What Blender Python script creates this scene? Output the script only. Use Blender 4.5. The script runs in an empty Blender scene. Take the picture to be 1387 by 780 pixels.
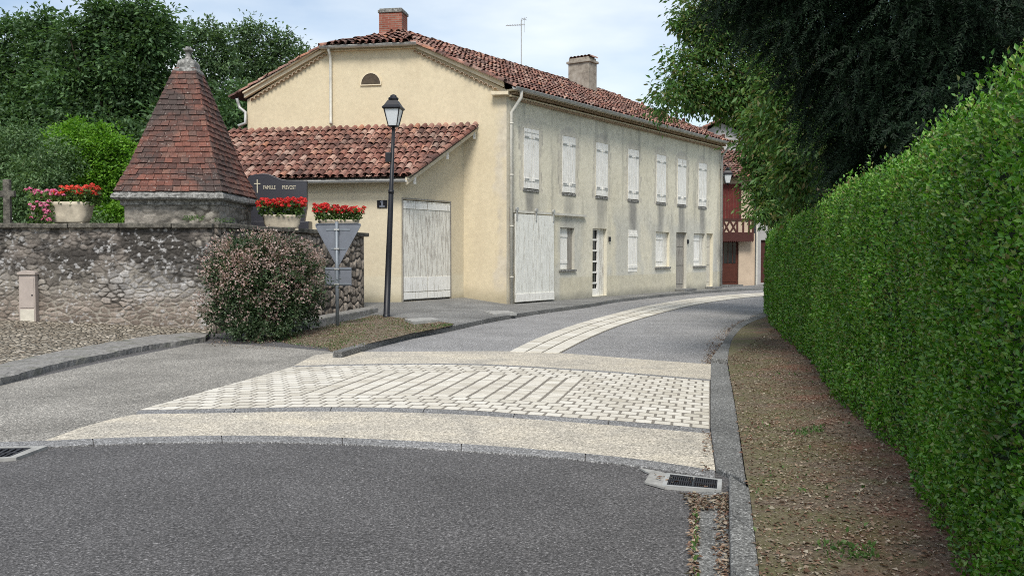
import bpy, math, random
import numpy as np
from mathutils import Vector, Matrix

random.seed(7)
RNG = np.random.default_rng(11)
scene = bpy.context.scene
COL = scene.collection

# ----------------------------------------------------------------- camera model (photo pixels 1387x780)
F, CX, CY, HC = 1250.0, 693.5, 390.0, 1.6
PITCH = math.atan(46.0 / F)
SP, CP = math.sin(PITCH), math.cos(PITCH)

def ray(px, py):
    a = (px - CX) / F
    b = -(py - CY) / F
    return Vector((a, CP + b * SP, -SP + b * CP))

def G(px, py, z=0.0):
    d = ray(px, py)
    t = (z - HC) / d.z
    return Vector((d.x * t, d.y * t, z))

def D(px, py, Y):
    d = ray(px, py)
    t = Y / d.y
    return Vector((d.x * t, Y, HC + d.z * t))

# ----------------------------------------------------------------- tagging
def tag(o, label=None, cat=None, group=None, kind=None):
    if label: o['label'] = label
    if cat: o['category'] = cat
    if group: o['group'] = group
    if kind: o['kind'] = kind
    return o

def thing(name, label, cat, loc=(0, 0, 0), rz=0.0, group=None):
    o = bpy.data.objects.new(name, None)
    o.empty_display_size = 0.2
    o.location = loc
    o.rotation_euler = (0, 0, rz)
    COL.objects.link(o)
    return tag(o, label, cat, group)

def link_mesh(name, me, mat, parent=None, smooth=False):
    o = bpy.data.objects.new(name, me)
    COL.objects.link(o)
    if mat: me.materials.append(mat)
    if parent is not None:
        o.parent = parent
        if parent.type == 'EMPTY':      # shapes are written in world coordinates
            o.matrix_parent_inverse = (Matrix.Translation(parent.location) @ Matrix.Rotation(parent.rotation_euler.z, 4, 'Z')).inverted()
    if smooth:
        me.polygons.foreach_set('use_smooth', [True] * len(me.polygons))
    return o

def fast_mesh(name, verts, faces):
    verts = np.asarray(verts, dtype=np.float32)
    faces = np.asarray(faces, dtype=np.int32)
    me = bpy.data.meshes.new(name)
    me.vertices.add(len(verts))
    me.vertices.foreach_set('co', verts.ravel())
    m, k = faces.shape
    me.loops.add(m * k)
    me.loops.foreach_set('vertex_index', faces.ravel())
    me.polygons.add(m)
    me.polygons.foreach_set('loop_start', np.arange(m, dtype=np.int32) * k)
    me.polygons.foreach_set('loop_total', np.full(m, k, dtype=np.int32))
    me.update(calc_edges=True)
    return me

def set_col(me, cols):
    ca = me.color_attributes.new('Tone', 'FLOAT_COLOR', 'POINT')
    c = np.ones((len(me.vertices), 4), dtype=np.float32)
    c[:, :3] = cols
    ca.data.foreach_set('color', c.ravel())

class MB:
    def __init__(s):
        s.v = []; s.f = []
    def add(s, vs, fs):
        b = len(s.v)
        s.v.extend([tuple(v) for v in vs])
        s.f.extend([tuple(b + i for i in f) for f in fs])
        return s
    def hexa(s, p):   # 8 pts: bottom 4 ccw, top 4
        return s.add(p, [(3, 2, 1, 0), (4, 5, 6, 7), (0, 1, 5, 4), (1, 2, 6, 5), (2, 3, 7, 6), (3, 0, 4, 7)])
    def obox(s, o, a, b, c):   # origin corner + three edge vectors
        o = Vector(o); a = Vector(a); b = Vector(b); c = Vector(c)
        return s.hexa([o, o + a, o + a + b, o + b, o + c, o + a + c, o + a + b + c, o + b + c])
    def box(s, c, sx, sy, sz, rz=0):
        c = Vector(c); ca, sa = math.cos(rz), math.sin(rz)
        a = Vector((ca, sa, 0)) * sx; b = Vector((-sa, ca, 0)) * sy; d = Vector((0, 0, sz))
        return s.obox(c - a / 2 - b / 2 - d / 2, a, b, d)
    def tube(s, pts, rad, seg=8, cap=True):
        pts = [Vector(p) for p in pts]
        if not hasattr(rad, '__len__'): rad = [rad] * len(pts)
        base = len(s.v)
        prev = None
        for i, p in enumerate(pts):
            t = (pts[min(i + 1, len(pts) - 1)] - pts[max(i - 1, 0)]).normalized()
            if prev is None:
                up = Vector((0, 0, 1)) if abs(t.z) < .9 else Vector((1, 0, 0))
                x = t.cross(up).normalized()
            else:
                x = (prev - t * prev.dot(t)).normalized()
            prev = x
            y = t.cross(x)
            for k in range(seg):
                a = 2 * math.pi * k / seg
                s.v.append(tuple(p + (x * math.cos(a) + y * math.sin(a)) * rad[i]))
        for i in range(len(pts) - 1):
            for k in range(seg):
                k2 = (k + 1) % seg
                s.f.append((base + i * seg + k, base + i * seg + k2, base + (i + 1) * seg + k2, base + (i + 1) * seg + k))
        if cap:
            s.f.append(tuple(base + k for k in range(seg))[::-1])
            s.f.append(tuple(base + (len(pts) - 1) * seg + k for k in range(seg)))
        return s
    def rings(s, c, prof, seg=4, rot=0, sx=1, sy=1):   # square/round lathe about vertical axis: prof [(r,z)]
        base = len(s.v)
        c = Vector(c)
        for r, z in prof:
            for k in range(seg):
                a = rot + 2 * math.pi * k / seg
                s.v.append((c.x + r * math.cos(a) * sx, c.y + r * math.sin(a) * sy, c.z + z))
        n = len(prof)
        for i in range(n - 1):
            for k in range(seg):
                k2 = (k + 1) % seg
                s.f.append((base + i * seg + k, base + i * seg + k2, base + (i + 1) * seg + k2, base + (i + 1) * seg + k))
        s.f.append(tuple(base + k for k in range(seg))[::-1])
        s.f.append(tuple(base + (n - 1) * seg + k for k in range(seg)))
        return s
    def prism(s, poly, off):
        n = len(poly); off = Vector(off)
        a = [Vector(p) for p in poly]
        return s.add(a + [p + off for p in a], [tuple(range(n))[::-1], tuple(range(n, 2 * n))] + [(i, (i + 1) % n, n + (i + 1) % n, n + i) for i in range(n)])
    def build(s, name, mat, parent=None, smooth=False, bevel=0.0):
        me = bpy.data.meshes.new(name)
        me.from_pydata(s.v, [], s.f)
        me.update()
        o = link_mesh(name, me, mat, parent, smooth)
        if bevel:
            m = o.modifiers.new('Bevel', 'BEVEL'); m.width = bevel; m.segments = 2; m.limit_method = 'ANGLE'
        return o

# ----------------------------------------------------------------- numpy noise
def _h(ix, iy, seed):
    n = (ix * 374761393 + iy * 668265263 + seed * 974711) & 0x7fffffff
    n = ((n ^ (n >> 13)) * 1274126177) & 0x7fffffff
    return ((n ^ (n >> 16)) & 0xffff) / 65535.0

def vnoise(x, y, seed=0):
    x = np.asarray(x, float); y = np.asarray(y, float)
    ix = np.floor(x).astype(np.int64); iy = np.floor(y).astype(np.int64)
    fx = x - ix; fy = y - iy
    fx = fx * fx * (3 - 2 * fx); fy = fy * fy * (3 - 2 * fy)
    a = _h(ix, iy, seed); b = _h(ix + 1, iy, seed); c = _h(ix, iy + 1, seed); d = _h(ix + 1, iy + 1, seed)
    return (a * (1 - fx) + b * fx) * (1 - fy) + (c * (1 - fx) + d * fx) * fy

def fbm(x, y, seed=0, o=4):
    s = 0; a = .5; t = 0
    for i in range(o):
        s = s + a * vnoise(x * 2 ** i, y * 2 ** i, seed + i * 17); t += a; a *= .55
    return s / t

def sstep(a, b, x):
    t = np.clip((x - a) / (b - a), 0, 1)
    return t * t * (3 - 2 * t)

# ----------------------------------------------------------------- materials
class N:
    def __init__(s, name):
        s.m = bpy.data.materials.new(name); s.m.use_nodes = True
        s.t = s.m.node_tree; s.n = s.t.nodes; s.l = s.t.links
        s.n.clear()
        s.out = s.n.new('ShaderNodeOutputMaterial')
        s.b = s.n.new('ShaderNodeBsdfPrincipled')
        s.l.new(s.b.outputs[0], s.out.inputs['Surface'])
        s._geo = None; s._tc = None
    def pos(s):
        if s._geo is None: s._geo = s.n.new('ShaderNodeNewGeometry')
        return s._geo.outputs['Position']
    def island(s):
        s.pos(); return s._geo.outputs['Random Per Island']
    def mapping(s, scale, rot=(0, 0, 0)):
        mp = s.n.new('ShaderNodeMapping'); mp.inputs['Scale'].default_value = scale
        mp.inputs['Rotation'].default_value = rot
        s.l.new(s.pos(), mp.inputs['Vector']); return mp.outputs[0]
    def noise(s, scale, detail=4, rough=.6, vec=None, dist=0):
        k = s.n.new('ShaderNodeTexNoise'); k.inputs['Scale'].default_value = scale
        k.inputs['Detail'].default_value = detail; k.inputs['Roughness'].default_value = rough
        k.inputs['Distortion'].default_value = dist
        s.l.new(vec or s.pos(), k.inputs['Vector']); return k.outputs['Fac']
    def voro(s, scale, feature='F1', out='Distance', vec=None, rnd=1.0):
        k = s.n.new('ShaderNodeTexVoronoi'); k.feature = feature; k.inputs['Scale'].default_value = scale
        k.inputs['Randomness'].default_value = rnd
        s.l.new(vec or s.pos(), k.inputs['Vector']); return k.outputs[out]
    def ramp(s, fac, stops, interp='LINEAR'):
        k = s.n.new('ShaderNodeValToRGB'); e = k.color_ramp.elements; k.color_ramp.interpolation = interp
        while len(e) < len(stops): e.new(.5)
        for el, (p, c) in zip(e, stops):
            el.position = p; el.color = (*c, 1) if hasattr(c, '__len__') else (c, c, c, 1)
        s.l.new(fac, k.inputs['Fac']); return k.outputs['Color']
    def mix(s, fac, a, b, mode='MIX'):
        k = s.n.new('ShaderNodeMix'); k.data_type = 'RGBA'; k.blend_type = mode
        for sock, v in ((k.inputs['Factor'], fac), (k.inputs[6], a), (k.inputs[7], b)):
            if isinstance(v, (int, float)): sock.default_value = v if sock.type == 'VALUE' else (v, v, v, 1)
            elif isinstance(v, tuple): sock.default_value = (*v, 1)
            else: s.l.new(v, sock)
        return k.outputs[2]
    def attr(s, name='Tone'):
        k = s.n.new('ShaderNodeAttribute'); k.attribute_name = name; return k.outputs['Color']
    def math(s, op, a, b=0.0):
        k = s.n.new('ShaderNodeMath'); k.operation = op
        for i, v in enumerate((a, b)):
            if isinstance(v, (int, float)): k.inputs[i].default_value = v
            else: s.l.new(v, k.inputs[i])
        return k.outputs[0]
    def color(s, c):
        if isinstance(c, tuple): s.b.inputs['Base Color'].default_value = (*c, 1)
        else: s.l.new(c, s.b.inputs['Base Color'])
        return s
    def rough(s, r, spec=.3):
        if isinstance(r, (int, float)): s.b.inputs['Roughness'].default_value = r
        else: s.l.new(r, s.b.inputs['Roughness'])
        s.b.inputs['Specular IOR Level'].default_value = spec
        return s
    def bump(s, h, strength=.5, dist=.01):
        k = s.n.new('ShaderNodeBump'); k.inputs['Strength'].default_value = strength; k.inputs['Distance'].default_value = dist
        s.l.new(h, k.inputs['Height'])
        if s.b.inputs['Normal'].is_linked:
            s.l.new(s.b.inputs['Normal'].links[0].from_socket, k.inputs['Normal'])
        s.l.new(k.outputs[0], s.b.inputs['Normal']); return s

def simple(name, c, rough=.7, var=.25, scale=8, spec=.3, metal=0.0, bump=.2):
    n = N(name)
    f = n.noise(scale, 5, .65)
    lo = tuple(max(0, x * (1 - var)) for x in c); hi = tuple(min(1, x * (1 + var)) for x in c)
    n.color(n.ramp(f, [(.3, lo), (.7, hi)])).rough(rough, spec)
    n.b.inputs['Metallic'].default_value = metal
    if bump: n.bump(n.noise(scale * 8, 4), bump, .004)
    return n.m

def foliage(name, cols, rough=.5, trans=.3, spec=.35, big_scale=1.1, lo=.72, hi=1.2):
    n = N(name)
    c = n.ramp(n.island(), [(i / max(1, len(cols) - 1), c) for i, c in enumerate(cols)])
    big = n.noise(big_scale, 3)
    c2 = n.mix(1.0, c, n.ramp(big, [(.32, (lo, lo * 1.03, lo * .97)), (.68, (hi, hi * .98, hi * .92))]), 'MULTIPLY')
    n.color(c2).rough(rough, spec)
    tr = n.n.new('ShaderNodeBsdfTranslucent')
    bright = n.mix(1.0, c2, (1.2, 1.25, .6), 'MULTIPLY')
    n.l.new(bright, tr.inputs['Color'])
    mx = n.n.new('ShaderNodeMixShader'); mx.inputs[0].default_value = trans
    n.l.new(n.b.outputs[0], mx.inputs[1]); n.l.new(tr.outputs[0], mx.inputs[2])
    n.l.new(mx.outputs[0], n.out.inputs['Surface'])
    return n.m

M = {}
def build_materials():
    # --- asphalts
    def asphalt(name, dark, mid, light, patch=.25, sc=1.0):
        n = N(name)
        g = n.noise(115 * sc, 3, .75)
        base = n.ramp(g, [(.3, dark), (.5, mid), (.66, mid), (.74, light)])
        v = n.voro(105 * sc, 'F1', 'Color')
        base = n.mix(1.0, base, n.ramp(v, [(.15, .5), (.4, .88), (.6, 1.0), (.78, 1.4), (.9, 2.0)]), 'MULTIPLY')
        g2 = n.noise(46 * sc, 2, .85)
        base = n.mix(1.0, base, n.ramp(g2, [(.30, .42), (.44, .86), (.55, 1.05), (.68, 2.0)]), 'MULTIPLY')
        p = n.noise(.9, 5, .6)
        base = n.mix(1.0, base, n.ramp(p, [(.3, 1 - patch), (.7, 1 + patch)]), 'MULTIPLY')
        n.color(base).rough(.85, .25).bump(g, .8, .006)
        return n.m
    M['asphalt_dark'] = asphalt('asphalt_dark', (.042, .040, .040), (.116, .112, .111), (.40, .385, .37), .17)
    M['asphalt_far'] = asphalt('asphalt_far', (.16, .158, .157), (.275, .270, .266), (.46, .45, .43), .16)
    M['asphalt_lane'] = asphalt('asphalt_lane', (.15, .142, .127), (.265, .25, .222), (.48, .45, .40), .24)
    M['pavement'] = asphalt('pavement', (.12, .12, .115), (.2, .198, .19), (.33, .32, .31), .25)
    # ramp of exposed beige aggregate
    n = N('beige_aggregate')
    g = n.noise(95, 3, .8); v = n.voro(80, 'F1', 'Color')
    c = n.ramp(g, [(.3, (.22, .20, .17)), (.46, (.50, .465, .395)), (.62, (.60, .56, .48)), (.75, (.74, .71, .63))])
    c = n.mix(1., c, n.ramp(v, [(.12, .5), (.4, .95), (.6, 1.05), (.88, 1.5)]), 'MULTIPLY')
    p = n.noise(1.3, 6, .65, dist=.5)
    c = n.mix(1., c, n.ramp(p, [(.3, (.72, .72, .73)), (.52, (.98, .96, .93)), (.72, (1.12, 1.08, 1.0))]), 'MULTIPLY')
    c = n.mix(1., c, n.ramp(n.noise(46, 2, .85), [(.30, .52), (.45, .94), (.56, 1.03), (.68, 1.45)]), 'MULTIPLY')
    n.color(c).rough(.9, .2).bump(g, .8, .006); M['aggregate'] = n.m
    # pavers
    n = N('cream_paver')
    c = n.ramp(n.island(), [(0, (.56, .525, .45)), (.4, (.66, .625, .55)), (.8, (.71, .68, .61)), (1, (.52, .485, .41))])
    c = n.mix(1., c, n.ramp(n.noise(60, 4, .7), [(.3, .8), (.7, 1.1)]), 'MULTIPLY')
    c = n.mix(1., c, n.ramp(n.noise(1.6, 4, .6), [(.3, (.90, .885, .86)), (.65, (1.03, 1.03, 1.02))]), 'MULTIPLY')
    n.color(c).rough(.85, .25).bump(n.noise(120, 3), .4, .004); M['paver'] = n.m
    M['joint'] = simple('joint_sand', (.21, .19, .16), .95, .35, 30)
    M['setts'] = asphalt('grey_sett', (.14, .138, .14), (.24, .238, .235), (.38, .375, .365), .2)
    M['kerb'] = asphalt('concrete_kerb', (.10, .10, .095), (.185, .185, .178), (.32, .32, .30), .26)
    n = N('old_stone_kerb')
    g = n.noise(14, 7, .7)
    c = n.ramp(g, [(.25, (.10, .098, .09)), (.5, (.25, .24, .225)), (.75, (.42, .41, .38))])
    c = n.mix(n.ramp(n.noise(3.5, 5), [(.5, 0.), (.68, .6)]), c, (.12, .125, .08))
    n.color(c).rough(.9, .2).bump(g, .9, .03); M['old_kerb'] = n.m
    # verge dirt
    n = N('mossy_verge')
    g = n.noise(26, 6, .75)
    c = n.ramp(g, [(.28, (.05, .038, .028)), (.5, (.15, .115, .085)), (.72, (.30, .245, .19))])
    across = n.n.new('ShaderNodeAttribute'); across.attribute_name = 'Tone'; ac = across.outputs['Fac']
    red = n.ramp(n.math('ADD', n.math('MULTIPLY', n.noise(1.5, 5, .6), .9), n.math('MULTIPLY', ac, .55)), [(.56, 0.), (.80, .75)])
    c = n.mix(red, c, n.mix(1., c, (1.5, .82, .72), 'MULTIPLY'))
    moss = n.ramp(n.math('SUBTRACT', n.noise(2.1, 6, .7, dist=.4), n.math('MULTIPLY', ac, .35)), [(.36, 0.), (.54, .65)])
    c = n.mix(moss, c, n.mix(1., n.ramp(n.noise(50, 3), [(.3, (.075, .085, .035)), (.7, (.19, .19, .085))]), (1, 1, 1), 'MULTIPLY'))
    sp = n.ramp(n.noise(85, 2, .6), [(.62, 0.), (.7, .7)])
    c = n.mix(sp, c, (.42, .36, .30))
    n.color(c).rough(.95, .15).bump(g, .8, .02); M['verge'] = n.m
    n = N('dry_grass')
    g = n.noise(40, 6, .75)
    c = n.ramp(g, [(.3, (.07, .055, .04)), (.52, (.20, .165, .12)), (.72, (.40, .34, .26))])
    c = n.mix(n.ramp(n.noise(1.2, 5), [(.47, 0.), (.64, .8)]), c, n.ramp(g, [(.3, (.055, .060, .026)), (.7, (.24, .235, .12))]))
    n.color(c).rough(.95, .15).bump(g, .9, .03); M['dry_grass'] = n.m
    n = N('cobble_bed')
    v = n.voro(10.5, 'F1', 'Color'); dd = n.voro(10.5, 'DISTANCE_TO_EDGE')
    c = n.ramp(v, [(.1, (.22, .18, .135)), (.5, (.39, .34, .265)), (.9, (.56, .50, .41))])
    c = n.mix(n.ramp(dd, [(.02, 1.), (.10, 0.)]), c, (.055, .05, .038))
    n.color(c).rough(.9, .2).bump(n.ramp(dd, [(0, 0.), (.3, 1.)]), 1., .05); M['cobble'] = n.m
    n = N('meadow'); g = n.noise(6, 6, .7)
    n.color(n.ramp(g, [(.3, (.04, .055, .015)), (.7, (.11, .13, .045))])).rough(.95, .1); M['meadow'] = n.m
    # stone wall via vertex tone
    n = N('rubble_stone')
    c = n.mix(1., n.attr(), n.ramp(n.noise(24, 6, .7), [(.28, .62), (.72, 1.32)]), 'MULTIPLY')
    n.color(c).rough(.92, .15).bump(n.noise(45, 5, .7), .7, .02); M['stone'] = n.m
    n = N('wall_plaster')
    c = n.mix(1., n.attr(), n.ramp(n.noise(9, 6, .7), [(.3, .9), (.7, 1.07)]), 'MULTIPLY')
    n.color(c).rough(.92, .15).bump(n.noise(70, 4, .7), .35, .006); M['plaster'] = n.m
    n = N('weathered_stone')
    g = n.noise(16, 7, .72)
    c = n.ramp(g, [(.30, (.045, .045, .042)), (.44, (.15, .148, .138)), (.58, (.32, .315, .295)), (.72, (.60, .59, .56))])
    n.color(c).rough(.92, .15).bump(g, .8, .02); M['old_stone'] = n.m
    n = N('coping_stone')
    g = n.noise(11, 7, .72)
    c = n.ramp(g, [(.3, (.035, .034, .03)), (.5, (.12, .112, .095)), (.7, (.26, .24, .2))])
    n.color(c).rough(.95, .1).bump(g, .9, .03); M['coping'] = n.m
    # tiles
    def tile(name, cols, stain, lich, patch=2.2):
        n = N(name)
        c = n.ramp(n.island(), cols)
        c = n.mix(1., c, n.ramp(n.noise(28, 5, .7), [(.3, .68), (.7, 1.25)]), 'MULTIPLY')
        st = n.ramp(n.noise(patch, 6, .72, dist=.6), [(.42, 0.), (.58, stain)])
        c = n.mix(st, c, (.066, .054, .050))
        li = n.ramp(n.noise(19, 4, .75), [(.60, 0.), (.68, lich)])
        c = n.mix(li, c, (.40, .35, .31))
        n.color(c).rough(.9, .2).bump(n.noise(40, 4), .5, .008); return n.m
    canal = [(0, (.13, .065, .052)), (.18, (.24, .105, .08)), (.4, (.32, .15, .11)), (.58, (.42, .235, .18)), (.72, (.27, .13, .10)), (.88, (.50, .34, .27)), (1, (.42, .19, .115))]
    M['canal_tile'] = tile('canal_tile', canal, .7, .6)
    M['canal_tile_near'] = tile('canal_tile_near', canal, .55, .35, 1.5)
    flat = [(0, (.09, .05, .042)), (.3, (.165, .073, .056)), (.6, (.215, .092, .068)), (.8, (.14, .085, .070)), (1, (.26, .13, .095))]
    M['flat_tile'] = tile('flat_tile', flat, .92, .75, .9)
    M['tile_bed'] = simple('tile_bed', (.07, .035, .028), .95, .3, 10)
    n = N('brick_chimney')
    br = n.n.new('ShaderNodeTexBrick'); br.inputs['Scale'].default_value = 1.0
    br.inputs['Brick Width'].default_value = .22; br.inputs['Row Height'].default_value = .065; br.inputs['Mortar Size'].default_value = .008
    br.inputs['Color1'].default_value = (.26, .075, .05, 1); br.inputs['Color2'].default_value = (.34, .13, .09, 1); br.inputs['Mortar'].default_value = (.28, .22, .18, 1)
    mp = n.n.new('ShaderNodeMapping'); mp.inputs['Rotation'].default_value = (math.radians(90), 0, 0)
    n.l.new(n.pos(), mp.inputs['Vector']); n.l.new(mp.outputs[0], br.inputs['Vector'])
    n.color(n.mix(1., br.outputs['Color'], n.ramp(n.noise(6, 5), [(.3, .7), (.7, 1.15)]), 'MULTIPLY')).rough(.9, .2); M['brick'] = n.m
    n = N('chimney_render'); g = n.noise(3.2, 6, .7)
    n.color(n.ramp(g, [(.3, (.14, .12, .10)), (.5, (.33, .29, .24)), (.72, (.46, .42, .36))])).rough(.95, .1).bump(n.noise(30, 4), .4, .01); M['render_grey'] = n.m
    # paints
    def paint(name, c, wood, amt=.5, sx=30):
        n = N(name)
        v = n.mapping((sx, sx, 2.2))
        f = n.noise(1.0, 7, .75, vec=v)
        chip = n.ramp(f, [(.56 - amt * .2, 0.), (.62 - amt * .12, 1.)])
        base = n.mix(1., n.ramp(n.noise(5, 4), [(.3, .9), (.7, 1.04)]), c, 'MULTIPLY')
        n.color(n.mix(chip, base, wood)).rough(.75, .3).bump(f, .3, .006); return n.m
    M['white_paint'] = paint('white_paint', (.90, .885, .83), (.56, .535, .47), .08)
    M['peeling_paint'] = paint('peeling_paint', (.82, .80, .72), (.42, .39, .34), .36)
    M['door_paint'] = paint('door_paint', (.86, .86, .80), (.50, .48, .42), .15)
    M['grey_wood'] = paint('grey_wood', (.36, .34, .30), (.2, .18, .16), .4)
    M['trim'] = simple('cream_trim', (.60, .56, .47), .8, .15, 4)
    M['zinc'] = simple('zinc_gutter', (.46, .46, .44), .5, .2, 5, .4, .3)
    M['white_pipe'] = simple('pale_pipe', (.62, .60, .53), .6, .14, 5)
    M['dark_metal'] = simple('black_iron', (.013, .014, .018), .45, .25, 10, .5, .2)
    M['plaque'] = simple('black_enamel', (.008, .009, .011), .3, .1, 4, .5)
    n = N('lamp_glass'); n.color((.78, .82, .84)).rough(.25, .5); n.b.inputs['Transmission Weight'].default_value = .15; M['lamp_glass'] = n.m
    M['sign_grey'] = simple('galvanised_grey', (.19, .205, .235), .55, .15, 4, .4, .25, .1)
    M['sign_post'] = simple('sign_post_grey', (.22, .245, .27), .5, .15, 6, .4, .3, .1)
    M['granite'] = simple('dark_granite', (.052, .052, .062), .3, .3, 80, .5, 0, 0)
    M['gilt'] = simple('pale_engraving', (.62, .56, .42), .5, .1, 10, .4, 0, 0)
    M['trough'] = simple('cream_trough', (.50, .44, .34), .85, .25, 7)
    M['iron_grille'] = simple('iron_grille', (.035, .035, .04), .55, .3, 20, .5, .5)
    M['concrete'] = simple('pale_concrete', (.33, .325, .305), .9, .3, 9)
    M['box_beige'] = simple('pinkish_box', (.42, .36, .32), .7, .12, 5)
    M['red_paint'] = simple('oxblood_boards', (.12, .022, .018), .7, .25, 6)
    M['timber'] = simple('red_brown_timber', (.07, .024, .02), .75, .25, 8)
    M['brown_door'] = simple('brown_door', (.085, .025, .015), .6, .25, 8)
    M['glass'] = simple('dark_glass', (.02, .022, .024), .12, .2, 3, .6, 0, 0)
    M['bark'] = simple('tree_bark', (.10, .08, .06), .95, .35, 6, .2, 0, .8)
    M['dry_leaf'] = None
    # foliage
    M['hedge_leaf'] = foliage('hedge_leaf', [(.032, .11, .011), (.056, .185, .015), (.082, .245, .019), (.118, .305, .027), (.18, .37, .05), (.24, .42, .09), (.20, .17, .07)], .38, .28, .5, 1.8, .62, 1.25)
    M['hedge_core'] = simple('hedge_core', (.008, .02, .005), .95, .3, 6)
    M['dark_oak'] = foliage('dark_oak_leaf', [(.050, .104, .044), (.076, .145, .062), (.112, .19, .084)], .55, .32, .35, .55, .55, 1.6)
    M['mid_tree'] = foliage('mid_tree_leaf', [(.072, .128, .062), (.10, .17, .080), (.14, .215, .105)], .55, .25, .35, .55, .65, 1.4)
    M['lime_leaf'] = foliage('lime_leaf', [(.10, .25, .025), (.16, .35, .035), (.23, .42, .055)], .5, .35)
    M['olive_leaf'] = foliage('greyish_leaf', [(.075, .145, .058), (.115, .20, .085), (.16, .245, .115)], .5, .25)
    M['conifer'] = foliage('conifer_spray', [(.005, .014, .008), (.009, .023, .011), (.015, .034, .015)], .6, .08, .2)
    M['ash_leaf'] = foliage('broad_leaf', [(.048, .115, .036), (.07, .16, .045), (.10, .205, .055), (.14, .23, .062), (.17, .14, .065)], .45, .42)
    M['bush_leaf'] = foliage('bush_leaf', [(.022, .046, .020), (.038, .072, .030), (.065, .105, .048), (.09, .115, .065)], .45, .15)
    M['bush_flower'] = foliage('bush_flower', [(.40, .28, .27), (.50, .39, .37), (.34, .21, .21), (.58, .49, .47)], .6, .2)
    M['red_flower'] = foliage('red_flower', [(.55, .018, .022), (.72, .03, .03), (.8, .07, .06)], .5, .25)
    M['coral_flower'] = foliage('coral_flower', [(.62, .06, .03), (.75, .10, .06), (.66, .03, .03)], .5, .25)
    M['pink_flower'] = foliage('pink_flower', [(.62, .10, .28), (.74, .22, .40), (.5, .06, .22), (.78, .38, .5)], .5, .25)
    M['geranium_leaf'] = foliage('geranium_leaf', [(.05, .11, .025), (.09, .17, .04), (.14, .2, .06)], .5, .25)
    M['litter'] = foliage('fallen_leaf', [(.09, .05, .036), (.17, .10, .07), (.27, .19, .14), (.40, .33, .27), (.15, .07, .05), (.24, .21, .17), (.46, .40, .33)], .8, .1, .2)
    M['weed'] = foliage('weed_leaf', [(.05, .12, .03), (.09, .18, .05), (.13, .2, .07)], .5, .3)
    M['far_stucco'] = simple('far_stucco', (.42, .41, .40), .9, .12, 2)
    M['peach_wall'] = simple('peach_wall', (.55, .44, .33), .9, .15, 2)
build_materials()

# ----------------------------------------------------------------- ground sheets
def P2(pts, z=0.0):
    out = []
    for p in pts:
        if isinstance(p, Vector): out.append(p.copy())
        else: out.append(G(p[0], p[1], p[2] if len(p) > 2 else z))
    return out

def resample(pts, n):
    pts = [Vector(p) for p in pts]
    L = [0]
    for a, b in zip(pts, pts[1:]): L.append(L[-1] + (b - a).length)
    out = []; j = 0
    for i in range(n + 1):
        s = L[-1] * i / n
        while j < len(pts) - 2 and L[j + 1] < s: j += 1
        seg = max(1e-9, L[j + 1] - L[j])
        out.append(pts[j].lerp(pts[j + 1], min(1, max(0, (s - L[j]) / seg))))
    return out

def smooth_line(pts, k=6):      # Catmull-Rom through points
    pts = [Vector(p) for p in pts]; out = []
    for i in range(len(pts) - 1):
        p0 = pts[max(0, i - 1)]; p1 = pts[i]; p2 = pts[i + 1]; p3 = pts[min(len(pts) - 1, i + 2)]
        for j in range(k):
            t = j / k
            out.append(.5 * ((2 * p1) + (p2 - p0) * t + (2 * p0 - 5 * p1 + 4 * p2 - p3) * t * t + (3 * p1 - p0 - 3 * p2 + p3) * t ** 3))
    out.append(pts[-1]); return out

def loft(name, a, b, mat, n=60, m=6, dz=0.0, amp=0.0, kind='structure', uniform=True, parent=None):
    if uniform: a = resample(a, n); b = resample(b, n)
    n = len(a) - 1
    vs = []
    for i in range(n + 1):
        for j in range(m + 1):
            p = a[i].lerp(b[i], j / m)
            p.z += dz
            if amp: p.z += amp * (float(fbm(p.x * 1.7, p.y * 1.7, 5)) - .5)
            vs.append(p)
    fs = [(i * (m + 1) + j, (i + 1) * (m + 1) + j, (i + 1) * (m + 1) + j + 1, i * (m + 1) + j + 1) for i in range(n) for j in range(m)]
    # face up
    p0, p1, p2 = vs[fs[len(fs) // 2][0]], vs[fs[len(fs) // 2][1]], vs[fs[len(fs) // 2][2]]
    if (p1 - p0).cross(p2 - p0).z < 0: fs = [f[::-1] for f in fs]
    o = MB().add(vs, fs).build(name, mat, parent, smooth=True)
    set_col(o.data, np.repeat(np.tile(np.arange(m + 1) / m, n + 1)[:, None], 3, 1))
    if kind: o['kind'] = kind
    return o

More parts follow.
